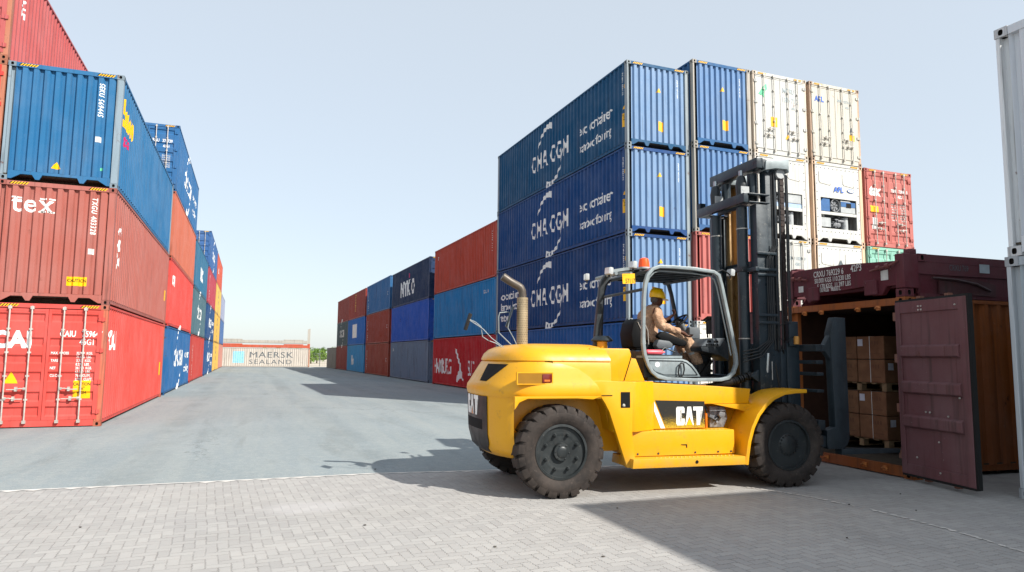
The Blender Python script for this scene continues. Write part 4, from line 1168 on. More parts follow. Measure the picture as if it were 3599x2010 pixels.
# chassis between the wheels
b = MB(); b.box(-.66, 3.25, .50, 1.74, .50, 1.24); F('chassis', b, M['yellow'], bevel=.02)
b = MB(); b.box(-.2, .2, .40, 1.84, .42, .62); F('axle_beam', b, M['mast'])
b = MB(); b.box(3.15, 3.55, .40, 1.84, .40, .72); F('axle_beam', b, M['mast'])
b = MB(); b.prism([(.76, .80), (2.2, .80), (2.2, 1.13), (2.90, 1.13), (2.94, 1.335), (2.43, 1.37), (.62, 1.46), (.62, 1.26), (.70, 1.1)], .30, 1.94, 'y'); F('frame_body', b, M['yellow'], bevel=.012)
for s_ in (0, 1):
    fb = (lambda y: y) if not s_ else (lambda y: 2.24-y)
    def bb(y0, y1): return (min(fb(y0), fb(y1)), max(fb(y0), fb(y1)))
    b = MB(); b.prism([(.12, 1.30), (.42, 1.265), (.55, 1.24), (.60, 1.17), (.66, 1.06), (.905, .345), (1.03, .345), (.98, .80), (1.0, 1.44), (.60, 1.455), (.12, 1.45)], *bb(.055, .13), 'y')
    F('side_plate', b, M['yellow'], bevel=.008)
    b = MB(); b.prism([(.74, fb(.128)), (.998, fb(.06)), (1.06, fb(.07)), (1.42, fb(.299)), (.74, fb(.299))], .795, 1.44, 'z'); F('side_fairing', b, M['yellow'], bevel=.01)
    b = MB(); b.box(.99, 2.56, *bb(.15, 1.1), .468, .79); F('upper_step', b, M['yellow'], bevel=.012)
    b = MB(); b.prism([(.935, .345), (2.6, .345), (2.6, .455), (.95, .463)], *bb(-.04, .6), 'y'); F('lower_step', b, M['yellow'], bevel=.008)
    b = MB()
    for zt, ya, yb_, x0 in ((.79, .17, .29, 1.1), (.462, -.02, .14, 1.3)):
        for i in range(int((2.5-x0)/.06)):
            for j in range(2): b.lathe([(.012, 0), (.008, .005)], (x0+i*.06+(j*.03), fb(ya+.035+j*.05), zt-.001), 'z', 6)
    F('step_treads', b, M['yellow'], smooth=0)
    b = MB(); b.cyl((1.86, 0, .405), .022, *(bb(-.046, -.041)), 'y', 14); F('step_hole', b, M['dark'])
    b = MB(); b.prism([(1.74, .61), (1.83, .61), (1.83, .565), (1.815, .565), (1.815, .595), (1.74, .6)], *bb(.146, .149), 'y'); F('latch_slot', b, M['dark'])
    b = MB()
    for a_ in (1.1, 1.4, 1.95, 2.3, 2.5): b.cyl((a_, 0, .50), .014, *(bb(.143, .149)), 'y', 8)
    F('bolts', b, M['mast'])
    # fender
    prof = [(2.65, .335), (2.665, .45), (2.70, .64), (2.76, .82), (2.85, .98), (2.96, 1.10), (3.09, 1.20), (3.26, 1.265), (3.44, 1.285), (3.62, 1.29)]
    outer = []
    for i, (a_, z_) in enumerate(prof):
        p0 = Vector(prof[max(0, i-1)]); p1 = Vector(prof[min(len(prof)-1, i+1)]); d = (p1-p0).normalized(); nrm = Vector((-d.y, d.x)); outer.append((a_+nrm.x*.05, z_+nrm.y*.05))
    b = MB(); b.prism(prof[::-1]+outer, *bb(-.03, .50), 'y'); F('front_fender', b, M['yellow'], bevel=.006, smooth=25)
    b = MB(); b.prism([(2.62, .36), (2.78, .9), (3.0, 1.2), (2.9, 1.3), (2.5, 1.3), (2.5, .36)], *bb(.50, .56), 'y'); F('fender_web', b, M['yellow'])
    b = MB(); b.prism([(2.32, 1.128), (2.93, 1.128), (2.88, 1.00), (2.72, 1.05)], *bb(.27, .30), 'y'); F('frame_gusset', b, M['yellow'], bevel=.004)
    b = MB(); b.box(2.2, 2.62, *bb(.56, .60), .79, 1.13); F('recess_back', b, M['dark'])
    b = MB(); b.prism([(2.34, .80), (2.56, .80), (2.62, .93), (2.58, 1.08), (2.34, 1.09)], *bb(.40, .52), 'y'); b.cyl((2.5, 0, .98), .05, *bb(.34, .40), 'y', 12); b.cyl((2.44, 0, .87), .02, *bb(.37, .40), 'y', 8); F('hydraulic_valve', b, M['machinery'], bevel=.004)
    b = MB(); b.tube([(2.28, fb(.42), 1.1), (2.3, fb(.38), .95), (2.4, fb(.37), .9), (2.6, fb(.42), 1.02)], .016, 8); F('hose', b, M['hose'])
    b = MB(); b.box(2.205, 2.235, *bb(.29, .36), .80, 1.00); F('side_marker', b, M['amber'], bevel=.006)
    b = MB(); b.box(.82, .95, *bb(.050, .054), 1.11, 1.31); b.bevel(.0, 1) if 0 else None; F('access_hole_shade', b, M['dark'])  # closed black plate on the side; the hole's shade is its colour
    b = MB(); b.ico((.86, fb(.055), 1.14), .025, 1); F('filler_cap', b, M['galv'])
    b = MB(); b.box(.36, .44, *bb(.049, .053), 1.262, 1.272); b.box(.50, .70, *bb(.049, .053), 1.262, 1.272); F('panel_gap', b, M['dark'])
# decal on frame side
def mk_decal():
    t = NT('speckled_decal'); v = t.coord(); sx = t.node('ShaderNodeSeparateXYZ'); t.l.new(v, sx.inputs[0])
    n = t.noise(v, 150, 2, .8); g = t.rampf(sx.outputs[2], .81, 1.02, .40, .72)
    f = t.math('LESS_THAN', n, g)
    return t.done(t.mix(f, srgb('#b99a1c'), srgb('#1b1a16')), .5)
M['decal'] = mk_decal()
for s_ in (0, 1):
    y = .2965 if not s_ else 1.9435
    def flat(polys, nm, mt, d):
        bm_ = polys_bm(polys)
        if s_: 
            for v in bm_.verts: v.co.x = v.co.x
        sg = -1 if not s_ else 1
        for v in bm_.verts: v.co = Vector((v.co.x, y+sg*d, v.co.y))
        to_obj(bm_, nm, mt, fk)
    flat([[(1.44, 1.185), (2.195, 1.165), (2.195, .81), (1.60, .81)]], 'decal', M['decal'], 0)
    flat([[(1.425, 1.17), (1.425, 1.04), (1.52, .81), (1.585, .81)]], 'decal_stripe', M['white'], .0)
    P, tri = cat_polys(.415, .25)
    if s_: P = [[(.415-x, z) for x, z in q] for q in P]; tri = [[(.415-x, z) for x, z in q] for q in tri]
    flat([[(x+1.755, z+.845) for x, z in q] for q in P], 'lettering', M['white'], .002)
    flat([[(x+1.755, z+.845) for x, z in q] for q in tri], 'emblem', M['yel_mark'], .003)
for s_ in (0, 1):
    y_ = .196 if not s_ else 2.044
    b = MB(); b.tube([(1.052, y_, 1.80), (1.035, y_, 1.74), (.935, y_, 1.45)], .006, 5); F('hood_strap', b, M['dark'])
    b = MB(); b.tube([(a_, .118 if not s_ else 2.122, z_) for a_, z_ in [(.70, 1.26), (.66, 1.44), (.62, 1.66), (.60, 1.70)]], .004, 5); F('panel_gap', b, M['dark'])
b = MB(); b.tube([(.55, .12, 1.47), (.55, .12, 1.495), (.71, .12, 1.49), (.71, .12, 1.465)], .008, 6); F('lift_handle', b, M['dark'])
b = MB(); b.tube([(-.62, .62, 1.40), (-.66, .60, 1.43), (-.60, .50, 1.435), (-.57, .50, 1.40)], .008, 6); F('lift_handle', b, M['dark'])

# wheels
def tyre_b(R0=.575, w=.40):
    b = MB(); prof = [(.335, .05), (.36, .025), (.42, .004), (.47, .0), (.515, .018), (.535, .045), (.535, w-.045), (.515, w-.018), (.47, w), (.42, w-.004), (.36, w-.025), (.335, w-.05), (.32, w-.08), (.32, .08)]
    b.lathe(prof+[prof[0]], (0, 0, 0), 'y', 64, cap=False)
    n = 22
    for side in (0, 1):
        for i in range(n):
            a0 = 2*PI*(i+.5*side)/n; da = 2*PI/n*.74
            yo = 0 if not side else w; sg = 1 if not side else -1
            rings = []
            for r_, y_ in ((.490, .006), (.53, .010), (.565, .028), (R0, .052), (R0+.001, .12), (R0-.001, .235), (.53, .25)):
                rings.append((r_, yo+sg*y_))
            cols = []
            for k, aa in enumerate((0, .12, .5, .88, 1)):
                sh = 0
                ang = a0+da*(aa-.5)
                cols.append([(r_*(1 if 0 < k < 4 else .992)*math.cos(ang+.25*sg*(abs(y_-yo))/w*.8), y_, r_*(1 if 0 < k < 4 else .992)*math.sin(ang+.25*sg*abs(y_-yo)/w*.8)) for r_, y_ in rings])
            b.loft(cols, cap=True, closed=True)
    return b.mesh('tyre', M['tyre'], 35)
tyre = tyre_b()
def nut_ring(rad, n, y0, y1, r, ph=0):
    b = MB()
    for i in range(n):
        a = 2*PI*i/n+ph; c_ = (rad*math.cos(a), 0, rad*math.sin(a))
        b.lathe([(r*1.35, y1), (r*1.35, y1-.012), (r, y1-.013), (r, y0+.012), (r*.55, y0+.011), (r*.5, y0)], c_, 'y', 6)
    return b.mesh('wheel_nuts', M['hub'], 20)
b = MB()
b.lathe([(.34, .06), (.345, .03), (.315, .026), (.31, .05), (.300, .085), (.282, .12), (.268, .12), (.258, .062), (.215, .055), (.150, .075), (.115, .060), (.105, .015), (.075, .012), (.068, .005), (.05, -.002), (.012, -.004)], (0, 0, 0), 'y', 48)
b.cyl((0, 0, 0), .3, .10, .34, 'y', 32)
rear_rim = b.mesh('wheel', M['hub'], 35)
b = MB()
b.lathe([(.34, .06), (.345, .03), (.318, .026), (.31, .06), (.300, .14), (.27, .17), (.20, .175), (.165, .16), (.155, .06), (.13, .05), (.11, .035), (.01, .03)], (0, 0, 0), 'y', 48)
b.cyl((0, 0, 0), .3, .19, .34, 'y', 32)
front_rim = b.mesh('wheel', M['hub'], 35)
rn = nut_ring(.222, 8, .0, .062, .022, .5); rn2 = nut_ring(.09, 6, .004, .018, .006)
fn = nut_ring(.225, 10, .13, .175, .018, .2); fn2 = nut_ring(.135, 18, .03, .052, .009)
for a_, ht, rim, nuts in ((0.0, 0, rear_rim, (rn, rn2)), (3.352, 0, front_rim, (fn, fn2))):
    for s_ in (0, 1):
        w_ = link('wheel', rim, fk, None, (a_, 0.0 if not s_ else 2.24, .573))
        if s_: w_.rotation_euler[2] = PI
        link('tyre', tyre, w_); 
        for n_ in nuts: link('wheel_nuts', n_, w_)
        w_.rotation_euler[1] = .2 if a_ else .1

# air cleaner, exhaust, mirrors
b = MB(); b.lathe([(.075, 1.86), (.075, 1.985)], (.93, .9, 0), 'z', 20); F('air_intake_stem', b, M['yellow'])
b = MB(); b.lathe([(.10, 1.975), (.155, 1.985), (.158, 2.0), (.105, 2.055), (.09, 2.06)], (.93, .9, 0), 'z', 16); F('air_intake_cap', b, M['cabdark'])
b = MB(); b.lathe([(.078, 1.86), (.078, 2.575), (.055, 2.576)], (-.232, 1.0, 0), 'z', 24); ex = F('exhaust_shield', b, M['pipe2'])
b = MB()
for k in range(20):
    for j in range(18):
        a_ = 2*PI*(j+.5*(k % 2))/18; b.lathe([(.0052, .0795), (.0052, .0772)][::-1], (0, 0, 0), 'x', 5) if 0 else None
        c_, s2 = math.cos(a_), math.sin(a_); q = Vector((-.232+.0792*c_, 1.0+.0792*s2, 1.93+k*.032)); t_ = Vector((-s2, c_, 0))*.006; u_ = Vector((0, 0, .006))
        b._f([b.bm.verts.new(q-t_), b.bm.verts.new(q-u_), b.bm.verts.new(q+t_), b.bm.verts.new(q+u_)])
b.obj('shield_perforation', M['dark'], ex, 0, None, False)
b = MB(); b.tube([(-.232, 1, 2.40), (-.232, 1, 2.62), (-.238, 1, 2.67), (-.262, 1, 2.715), (-.30, 1, 2.74), (-.42, 1, 2.80), (-.525, 1, 2.865)], [.055]*6+[.058], 18, cap=False); b.tube([(-.525, 1, 2.865), (-.44, 1, 2.815)], .05, 18, cap=True)
F('exhaust_pipe', b, M['pipe'])
b = MB(); b.tube([(-.50, 1.0, 1.86), (-.60, 1.0, 1.93), (-.72, 1.0, 1.97), (-.80, 1.0, 2.02), (-.82, 1.02, 2.16), (-.90, 1.02, 2.22), (-1.01, 1.02, 2.265)], .006, 6)
b.tube([(-.50, .9, 1.86), (-.68, .96, 2.0), (-.80, 1.0, 2.13), (-1.01, 1.02, 2.26)], .006, 6); ma = F('mirror_arm', b, M['cabgrey'])
b = MB(); b.box(-.02, .012, -.085, .085, -.12, .12); b.bevel(.01, 2); mr = b.obj('mirror', M['rubber_dark'], fk); mr.location = (-1.0, 1.02, 2.22); mr.rotation_euler = (0, .30, -.35)
b = MB(); b.tube([(-.33, 1.0, 1.86), (-.45, 1.0, 1.97), (-.57, 1.0, 2.08), (-.575, 1.0, 2.30), (-.56, 1.0, 2.355), (-.44, 1.0, 2.37), (-.40, 1.0, 2.36)], .008, 6)
b.tube([(-.30, .95, 1.86), (-.36, .97, 2.0), (-.44, 1.0, 2.15), (-.41, 1.0, 2.3)], .006, 6); F('mirror_arm', b, M['cabgrey'])
b = MB(); b.box(-.02, .012, -.075, .075, -.15, .15); b.bevel(.01, 2); mr = b.obj('mirror', M['mirror'], fk); mr.location = (-.41, 1.0, 2.30); mr.rotation_euler = (0, .32, -.3)

# cab
loopP = [(1.375, 1.66), (1.325, 1.80), (1.305, 1.95), (1.31, 2.25), (1.325, 2.60), (1.345, 2.78), (1.385, 2.90), (1.46, 2.985), (1.56, 3.02), (1.75, 3.025), (2.10, 3.015), (2.42, 2.985), (2.50, 2.94), (2.545, 2.80), (2.62, 2.45), (2.70, 2.08), (2.755, 1.80), (2.76, 1.68), (2.71, 1.56), (2.62, 1.485), (2.50, 1.46), (2.1, 1.455), (1.66, 1.47), (1.52, 1.50), (1.43, 1.57)]
for y, mt in ((.37, M['cabgrey']), (1.80, M['cabdark'])):
    b = MB(); b.tube([(a_, y, z_) for a_, z_ in loopP], .023, 4, closed=True, ry=.030); b.bevel(.008, 2)
    F('cab_frame', b, mt, smooth=40)
b = MB(); b.tube([(a_, .40, z_) for a_, z_ in [(1.36, 2.6), (1.39, 2.78), (1.43, 2.87), (1.50, 2.94), (1.58, 2.965), (2.1, 2.955), (2.38, 2.925), (2.45, 2.88), (2.49, 2.78), (2.57, 2.42), (2.66, 2.0), (2.70, 1.80)]], .010, 6); F('inner_trim', b, M['cabgrey'])
b = MB(); b.tube([(a_, .44, z_) for a_, z_ in [(2.53, 2.86), (2.64, 2.42), (2.73, 2.05), (2.80, 1.78), (2.80, 1.66)]], .014, 6); F('screen_bar', b, M['cabdark'])
b = MB(); b.prism([(1.43, 2.975), (1.56, 3.035), (2.1, 3.03), (2.46, 2.995), (2.46, 2.975), (2.1, 3.0), (1.58, 3.0), (1.46, 2.94)], .41, 1.76, 'y'); F('roof_panel', b, M['cabdark'])
for k in range(7):
    y = .50+k*.2
    b = MB(); b.box(1.55, 2.42, y, y+.03, 2.955, 2.985); F('roof_bar', b, M['cabdark'])
b = MB()
b.tube([(2.40, .41, 2.96), (2.5, 1.0, 2.96), (2.40, 1.76, 2.96)], .03, 8); F('cross_bar', b, M['cabdark'])
b = MB(); b.tube([(2.70, .41, 1.5), (2.70, 1.76, 1.5)], .03, 8); F('cross_bar', b, M['cabdark'])
b = MB(); b.tube([(1.34, .41, 2.7), (1.34, 1.76, 2.7)], .022, 8); F('cross_bar', b, M['cabdark'])
# rear hoop
for y in (.95,):
    b = MB(); b.tube([(a_+.17, y, z_+.02) for a_, z_ in [(.68, 1.84), (.70, 2.10), (.745, 2.50), (.775, 2.75), (.80, 2.83), (.85, 2.90), (.92, 2.94), (1.15, 2.98), (1.42, 3.0)]], .036, 4, ry=.04); b.bevel(.01, 2); F('rear_guard_leg', b, M['cabdark'], smooth=40)
    b = MB(); b.tube([(1.05, y, 2.99), (1.3, y, 3.04), (1.50, y, 3.06)], .022, 4, ry=.05); F('guard_top', b, M['cabgrey'])
b = MB(); b.tube([(1.02, .6, 2.93), (1.02, 1.3, 2.93)], .025, 8); b.tube([(1.2, .5, 2.93), (1.2, 1.3, 2.99)], .02, 8); F('guard_crossbar', b, M['cabgrey'])
def lamp(a_, y, z_, rz, tilt=0):
    b = MB(); b.box(-.045, .02, -.06, .06, -.05, .055); b.bevel(.018, 2); o = b.obj('work_lamp', M['white_plastic'], fk); o.location = (a_, y, z_); o.rotation_euler = (0, tilt, rz)
    b = MB(); b.box(-.052, -.046, -.05, .05, -.04, .045); b.obj('lamp_glass', M['glass_lamp'], o)
    b = MB(); b.box(-.02, .0, -.01, .01, -.09, -.05); b.obj('lamp_bracket', M['cabdark'], o)
lamp(.93, .62, 2.955, .25, .1); lamp(1.30, .62, 3.06, .2, .1); lamp(1.0, 1.6, 2.98, -.2)
lamp(2.86, .62, 3.02, PI, -.15)
b = MB(); b.lathe([(.065, 3.03), (.085, 3.035), (.085, 3.06)], (1.54, .78, 0), 'z', 18); F('beacon_base', b, M['white_plastic'])
b = MB(); b.lathe([(.082, 3.061), (.078, 3.12), (.066, 3.18), (.04, 3.195)], (1.54, .78, 0), 'z', 20); F('beacon', b, M['orange_beacon'])
b = MB(); b.tube([(2.50, .42, 2.99), (2.62, .45, 3.03), (2.74, .5, 3.0), (2.82, .56, 2.98)], .012, 6); b.tube([(2.52, .42, 2.9), (2.60, .46, 2.97), (2.62, .46, 2.86), (2.56, .44, 2.78)], .010, 6); F('lamp_bracket_wire', b, M['hose'])
# number plate hanging from the guard
b = MB(); b.box(-.095, .095, -.004, .004, -.065, .075); pt = b.obj('number_plate', M['yel_mark'], fk); pt.location = (1.16, .50, 2.845); pt.rotation_euler = (0, -.06, .0)
for tx, sz, u, v in (('57117', .085, -.055, -.055), ('- - -', .04, -.08, .045), ('DXB', .03, -.085, -.045)):
    if tx == 'DXB': continue
    to_obj(drape(T(tx, sz, .7, .015, dx=u, dy=v), [], None, lambda u, v, d: Vector((u, -.004-d, v)), .001), 'plate_text', M['blk'], pt)
# side panel, floor, interior
b = MB(); b.prism([(1.36, 1.745), (1.90, 1.745), (1.98, 1.725), (2.06, 1.67), (2.13, 1.59), (2.19, 1.50), (1.60, 1.50), (1.45, 1.55), (1.38, 1.64)], .375, .405, 'y'); F('side_panel', b, M['cabgrey'], bevel=.006)
b = MB(); b.tube([(a_, .370, z_) for a_, z_ in [(1.40, 1.72), (1.90, 1.715), (1.97, 1.695), (2.04, 1.645), (2.11, 1.565), (2.14, 1.525), (1.62, 1.525), (1.48, 1.57), (1.41, 1.65)]], .005, 5, closed=True); F('panel_bead', b, M['cabdark'])
b = MB(); b.tube([(1.84, .345, 1.50), (1.825, .345, 1.56), (1.84, .34, 1.66), (1.87, .34, 1.69), (1.905, .34, 1.68), (1.915, .34, 1.60), (1.90, .345, 1.53), (1.87, .345, 1.50)], .010, 6); F('grab_loop', b, M['hose'])
b = MB(); b.cyl((1.52, 0, 1.665), .036, .371, .3745, 'y', 24); F('round_sticker', b, M['white'])
b = MB(); b.box(1.40, 2.70, .42, 1.76, 1.44, 1.49); b.box(1.36, 1.95, .45, 1.74, 1.49, 1.80); b.box(1.34, 1.38, .42, 1.76, 1.49, 1.85); F('cab_floor', b, M['cabdark'])
b = MB(); b.box(1.30, 1.92, .40, .56, 1.755, 1.785); F('sill_shelf', b, M['cabgrey'])
b = MB(); b.prism([(2.40, 1.49), (2.72, 1.49), (2.74, 1.9), (2.66, 2.06), (2.58, 2.0)], .95, 1.75, 'y'); F('dashboard_base', b, M['cabdark'], bevel=.02)
b = MB(); b.prism([(2.34, 1.915), (2.36, 1.86), (2.66, 1.80), (2.80, 1.72), (2.80, 1.92), (2.74, 2.045), (2.46, 2.035)], .60, .95, 'y'); con = F('side_console', b, M['cabdark'], bevel=.012)
b = MB(); b.prism([(2.345, 1.925), (2.46, 2.045), (2.745, 2.052), (2.66, 1.93)], .59, .955, 'y'); b.bevel(.01, 1)
b.obj('console_face', M['grey_plastic'], con)
b = MB()
for i in range(6): b.box(2.42+i*.035, 2.445+i*.035, .583, .588, 1.94, 1.965)
b.box(2.44, 2.50, .583, .588, 1.985, 2.015); b.box(2.55, 2.62, .583, .588, 1.985, 2.015)
b.obj('switches', M['dark'], con)
b = MB(); b.tube([(2.62, 1.12, 1.55), (2.50, 1.12, 1.95), (2.42, 1.12, 2.12), (2.33, 1.12, 2.27)], .045, 10); b.box(2.40, 2.58, 1.0, 1.26, 2.05, 2.22); F('steering_column', b, M['grey_plastic'], bevel=.02)
b = MB(); sc = Vector((2.27, 1.12, 2.30)); ax = Vector((-.62, 0, .78)).normalized(); e1 = Vector((0, 1, 0)); e2 = ax.cross(e1)
b.tube([sc+(e1*math.cos(2*PI*i/32)+e2*math.sin(2*PI*i/32))*.175 for i in range(32)], .014, 8, closed=True)
for k in range(3):
    a_ = 2*PI*k/3+.5; b.tube([sc-ax*.03, sc+(e1*math.cos(a_)+e2*math.sin(a_))*.17], .01, 6)
b.ico(sc-ax*.02, .035, 2); F('steering_wheel', b, M['rubber_dark'])
b = MB(); b.box(1.45, 1.95, .88, 1.36, 1.86, 1.98); b.prism([(1.40, 1.90), (1.60, 1.90), (1.60, 2.10), (1.55, 2.30), (1.48, 2.325), (1.41, 2.27), (1.37, 2.1)], .86, 1.27, 'y'); F('seat', b, M['seatfab'], bevel=.035)
b = MB()
for a_ in (1.42, 1.47, 1.52): b.tube([(a_+.12, .853, 1.95), (a_+.11, .853, 2.15), (a_+.05, .853, 2.27)], .005, 5)
F('seat_piping', b, M['galv'])
b = MB(); b.prism([(1.73, 2.07), (1.80, 2.135), (1.86, 2.135), (2.21, 2.0), (2.20, 1.935), (2.12, 1.93), (1.80, 2.01)], .75, .85, 'y'); F('armrest', b, M['seatfab'], bevel=.02)
b = MB(); b.prism([(1.68, 1.93), (1.72, 2.02), (1.90, 2.0), (1.96, 1.96), (1.94, 1.90), (1.72, 1.88)], .70, .84, 'y'); F('seat_suspension_box', b, M['grey_plastic'], bevel=.03)
b = MB(); b.lathe([(.02, 1.47), (.036, 1.485), (.038, 1.50), (.038, 1.70), (.03, 1.73), (.012, 1.74), (.012, 1.77)], (0, .62, 1.835), 'x', 14); F('fire_extinguisher', b, M['red_ext'])
b = MB(); b.tube([(1.55, .7, 1.80), (1.62, .66, 1.86), (1.72, .66, 1.84), (1.80, .68, 1.90), (1.98, .7, 1.84)], .010, 6); b.tube([(1.40, .9, 1.86), (1.42, .84, 1.84), (1.5, .8, 1.83)], .012, 6); b.box(1.42, 1.5, .75, .82, 1.80, 1.83); F('loose_cables', b, M['hose'])
b = MB(); b.prism([(2.48, 1.49), (2.56, 1.49), (2.72, 1.72), (2.68, 1.74)], .88, 1.0, 'y'); F('pedal', b, M['rubber_dark'])
b = MB(); b.tube([(3.26, 1.95, 2.36), (3.29, 1.95, 2.40), (3.5, 1.95, 2.42)], .01, 6); b.tube([(3.28, 1.95, 2.4), (3.30, 1.95, 2.10)], .012, 6); F('mirror_arm', b, M['hose'])
b = MB(); b.box(3.33, 3.37, 1.88, 2.05, 2.16, 2.38); F('mirror', b, M['rubber_dark'], bevel=.01)
# under-cab cylinder and bellows
b = MB(); b.tube([(2.45, .62, 1.34), (2.95, .62, 1.44)], .05, 14); b.tube([(2.95, .62, 1.44), (3.32, .62, 1.56)], .03, 12); cy = F('tilt_cylinder', b, M['pipe'])
b = MB()
for k in range(9):
    t_ = k/8; c_ = Vector((2.86, .62, 1.42)).lerp(Vector((3.16, .62, 1.51)), t_); b.tube([c_-Vector((.012, 0, .003)), c_+Vector((.012, 0, .003))], .062 if k % 2 else .052, 12)
b.obj('bellows', M['hose'], cy)
b = MB(); b.prism([(3.14, 1.50), (3.30, 1.62), (3.44, 1.86), (3.52, 1.86), (3.52, 1.30), (3.3, 1.40)], .56, .62, 'y'); b.cyl((3.33, 0, 1.56), .05, .53, .56, 'y', 14); F('mast_bracket', b, M['mast'], bevel=.006)
b = MB(); b.tube([(3.40, .54, 1.56), (3.40, .53, 1.64), (3.42, .53, 1.84)], .028, 12); F('grease_tube', b, M['chrome'])
b = MB(); b.box(3.44, 3.50, .545, .552, 1.45, 1.72); F('paper_label', b, M['white2'])
# mast
def chan(name, y0, y1, a0, a1, z0, z1, web_out, mat, tw=.035):
    """C section standing upright, its web on the outer side"""
    b = MB(); 
    if web_out: w0, w1 = y0, y0+tw
    else: w0, w1 = y1-tw, y1
    pts = [(a0, y0), (a1, y0), (a1, y1), (a0, y1)]
    if web_out: pts = [(a0, y0), (a1, y0), (a1, y1), (a1-tw, y1), (a1-tw, y0+tw), (a0+tw, y0+tw), (a0+tw, y1), (a0, y1)]
    else: pts = [(a0, y0), (a0+tw, y0), (a0+tw, y1-tw), (a1-tw, y1-tw), (a1-tw, y0), (a1, y0), (a1, y1), (a0, y1)]
    b.prism(pts, z0, z1, 'z'); return F(name, b, mat, bevel=.005)
chan('outer_mast_post', .52, .68, 3.27, 3.47, .36, 4.07, True, M['mast']); chan('outer_mast_post', 1.62, 1.78, 3.27, 3.47, .36, 4.07, False, M['mast'])
chan('inner_mast_post', .60, .74, 3.50, 3.68, .36, 4.64, True, M['mast']); chan('inner_mast_post', 1.56, 1.70, 3.50, 3.68, .36, 4.64, False, M['mastlit'])
b = MB(); b.box(3.30, 3.40, .52, 1.80, 4.63, 4.79); b.prism([(3.40, 4.79), (3.48, 4.76), (3.52, 4.60), (3.49, 4.56), (3.40, 4.66)], .52, .60, 'y'); b.prism([(3.40, 4.79), (3.48, 4.76), (3.52, 4.60), (3.49, 4.56), (3.40, 4.66)], 1.70, 1.78, 'y'); b.box(3.40, 3.52, .60, 1.70, 4.66, 4.70); F('inner_mast_beam', b, M['mast'], bevel=.006)
b = MB(); b.box(3.06, 3.14, .52, 1.82, 4.085, 4.225); b.box(3.14, 3.50, .50, .72, 4.205, 4.225); b.box(3.14, 3.50, .50, .72, 4.083, 4.10); b.box(3.14, 3.50, 1.58, 1.80, 4.205, 4.225); b.box(3.14, 3.50, 1.58, 1.80, 4.083, 4.10); b.box(3.30, 3.34, .72, 1.58, 4.09, 4.22); F('outer_mast_beam', b, M['mast'], bevel=.004)
for z_ in (.62, 1.35, 3.20):
    b = MB(); b.box(3.475, 3.495, .62, 1.68, z_-.07, z_+.07); F('mast_crossmember', b, M['mast'], bevel=.006)
for y in (.80, 1.50):
    b = MB(); b.lathe([(.083, .75), (.083, 3.0), (.088, 3.0), (.088, 3.06), (.083, 3.06), (.083, 4.06)], (3.215, y, 0), 'z', 20); cyo = F('lift_cylinder', b, M['mast'])
    b = MB(); b.lathe([(.075, 4.23), (.085, 4.38), (.088, 4.42), (.07, 4.50), (.06, 4.54), (.04, 4.56)], (3.215, y, 0), 'z', 20); b.obj('cylinder_head', M['cabdark'], cyo)
    b = MB(); b.cyl((3.215, y, 0), .035, 4.55, 4.64, 'z', 12); b.obj('piston_rod', M['chrome'], cyo)
    b = MB(); b.box(3.145, 3.285, y-.10, y-.085, 4.227, 4.375); b.cyl((3.19, 0, 4.32), .022, y-.103, y-.10, 'y', 10); b.obj('head_bracket', M['white_plastic'], cyo)
    b = MB(); b.lathe([(.09, z_) for z_ in (3.72, 3.735)], (3.215, y, 0), 'z', 20); b.lathe([(.09, z_) for z_ in (2.05, 2.065)], (3.215, y, 0), 'z', 20); b.obj('clamp_ring', M['galv'], cyo)
    b = MB(); b.cyl((3.41, y, 0), .075, 4.12, 4.60, 'z', 18); F('free_lift_head', b, M['mast'])
b = MB(); b.box(3.12, 3.26, .69, .92, 3.07, 3.14); b.box(3.26, 3.50, .56, .74, 3.115, 3.135); b.box(3.26, 3.50, .56, .74, 3.03, 3.05); F('cylinder_clamp', b, M['cabdark'], bevel=.006)
b = MB(); b.box(3.10, 3.2, 1.78, 1.9, 4.226, 4.33); b.cyl((3.14, 0, 4.29), .02, 1.775, 1.779, 'y', 10); F('lug', b, M['mast'])
b = MB(); b.prism([(3.44, 4.60), (3.62, 4.64), (3.83, 4.64), (3.86, 4.59), (3.86, 4.80), (3.62, 4.80), (3.45, 4.74)], .50, .82, 'y'); F('pulley_guard', b, M['cabgrey'], bevel=.008)
b = MB(); b.cyl((3.75, 0, 4.58), .075, .56, .66, 'y', 20); F('chain_pulley', b, M['white_plastic'])
b = MB(); b.prism([(3.44, 4.60), (3.86, 4.60), (3.86, 4.78), (3.45, 4.74)], 1.45, 1.75, 'y'); F('pulley_guard', b, M['cabgrey'], bevel=.008)
# lift chain, hoses, pipes
b = MB(); z_ = 1.30; k = 0
while z_ < 4.58:
    w_ = .022 if k % 2 else .030
    b.box(3.805, 3.875, .68-w_, .68+w_, z_, z_+.052); b.box(3.795, 3.885, .68-w_*.5, .68+w_*.5, z_+.008, z_+.04) if k % 2 else None
    z_ += .046; k += 1
F('lift_chain', b, M['chain'], smooth=0)
b = MB()
for k in range(70): b.cyl((3.80+.0, .63, 0), .004, 0, 0, 'z', 4) if 0 else None
b.free = None if 0 else None
for (a_, y, r_, zt) in [(3.60, .60, .014, 4.6), (3.64, .59, .014, 4.6), (3.69, .62, .016, 4.62), (3.735, .60, .014, 4.6), (3.91, .66, .016, 4.6), (3.95, .68, .014, 4.6)]:
    zb = 1.25 if a_ > 3.9 else 1.9
    hb = MB(); hb.tube([(a_, y, zt), (a_+.004, y, 3.8), (a_-.003, y, 3.0), (a_+.004, y, 2.3), (a_+(.03 if a_ > 3.9 else 0), y, zb), (a_+(.10 if a_ > 3.9 else .1), y+.1, zb-.2)], r_, 8); F('hydraulic_hose', hb, M['hose'])
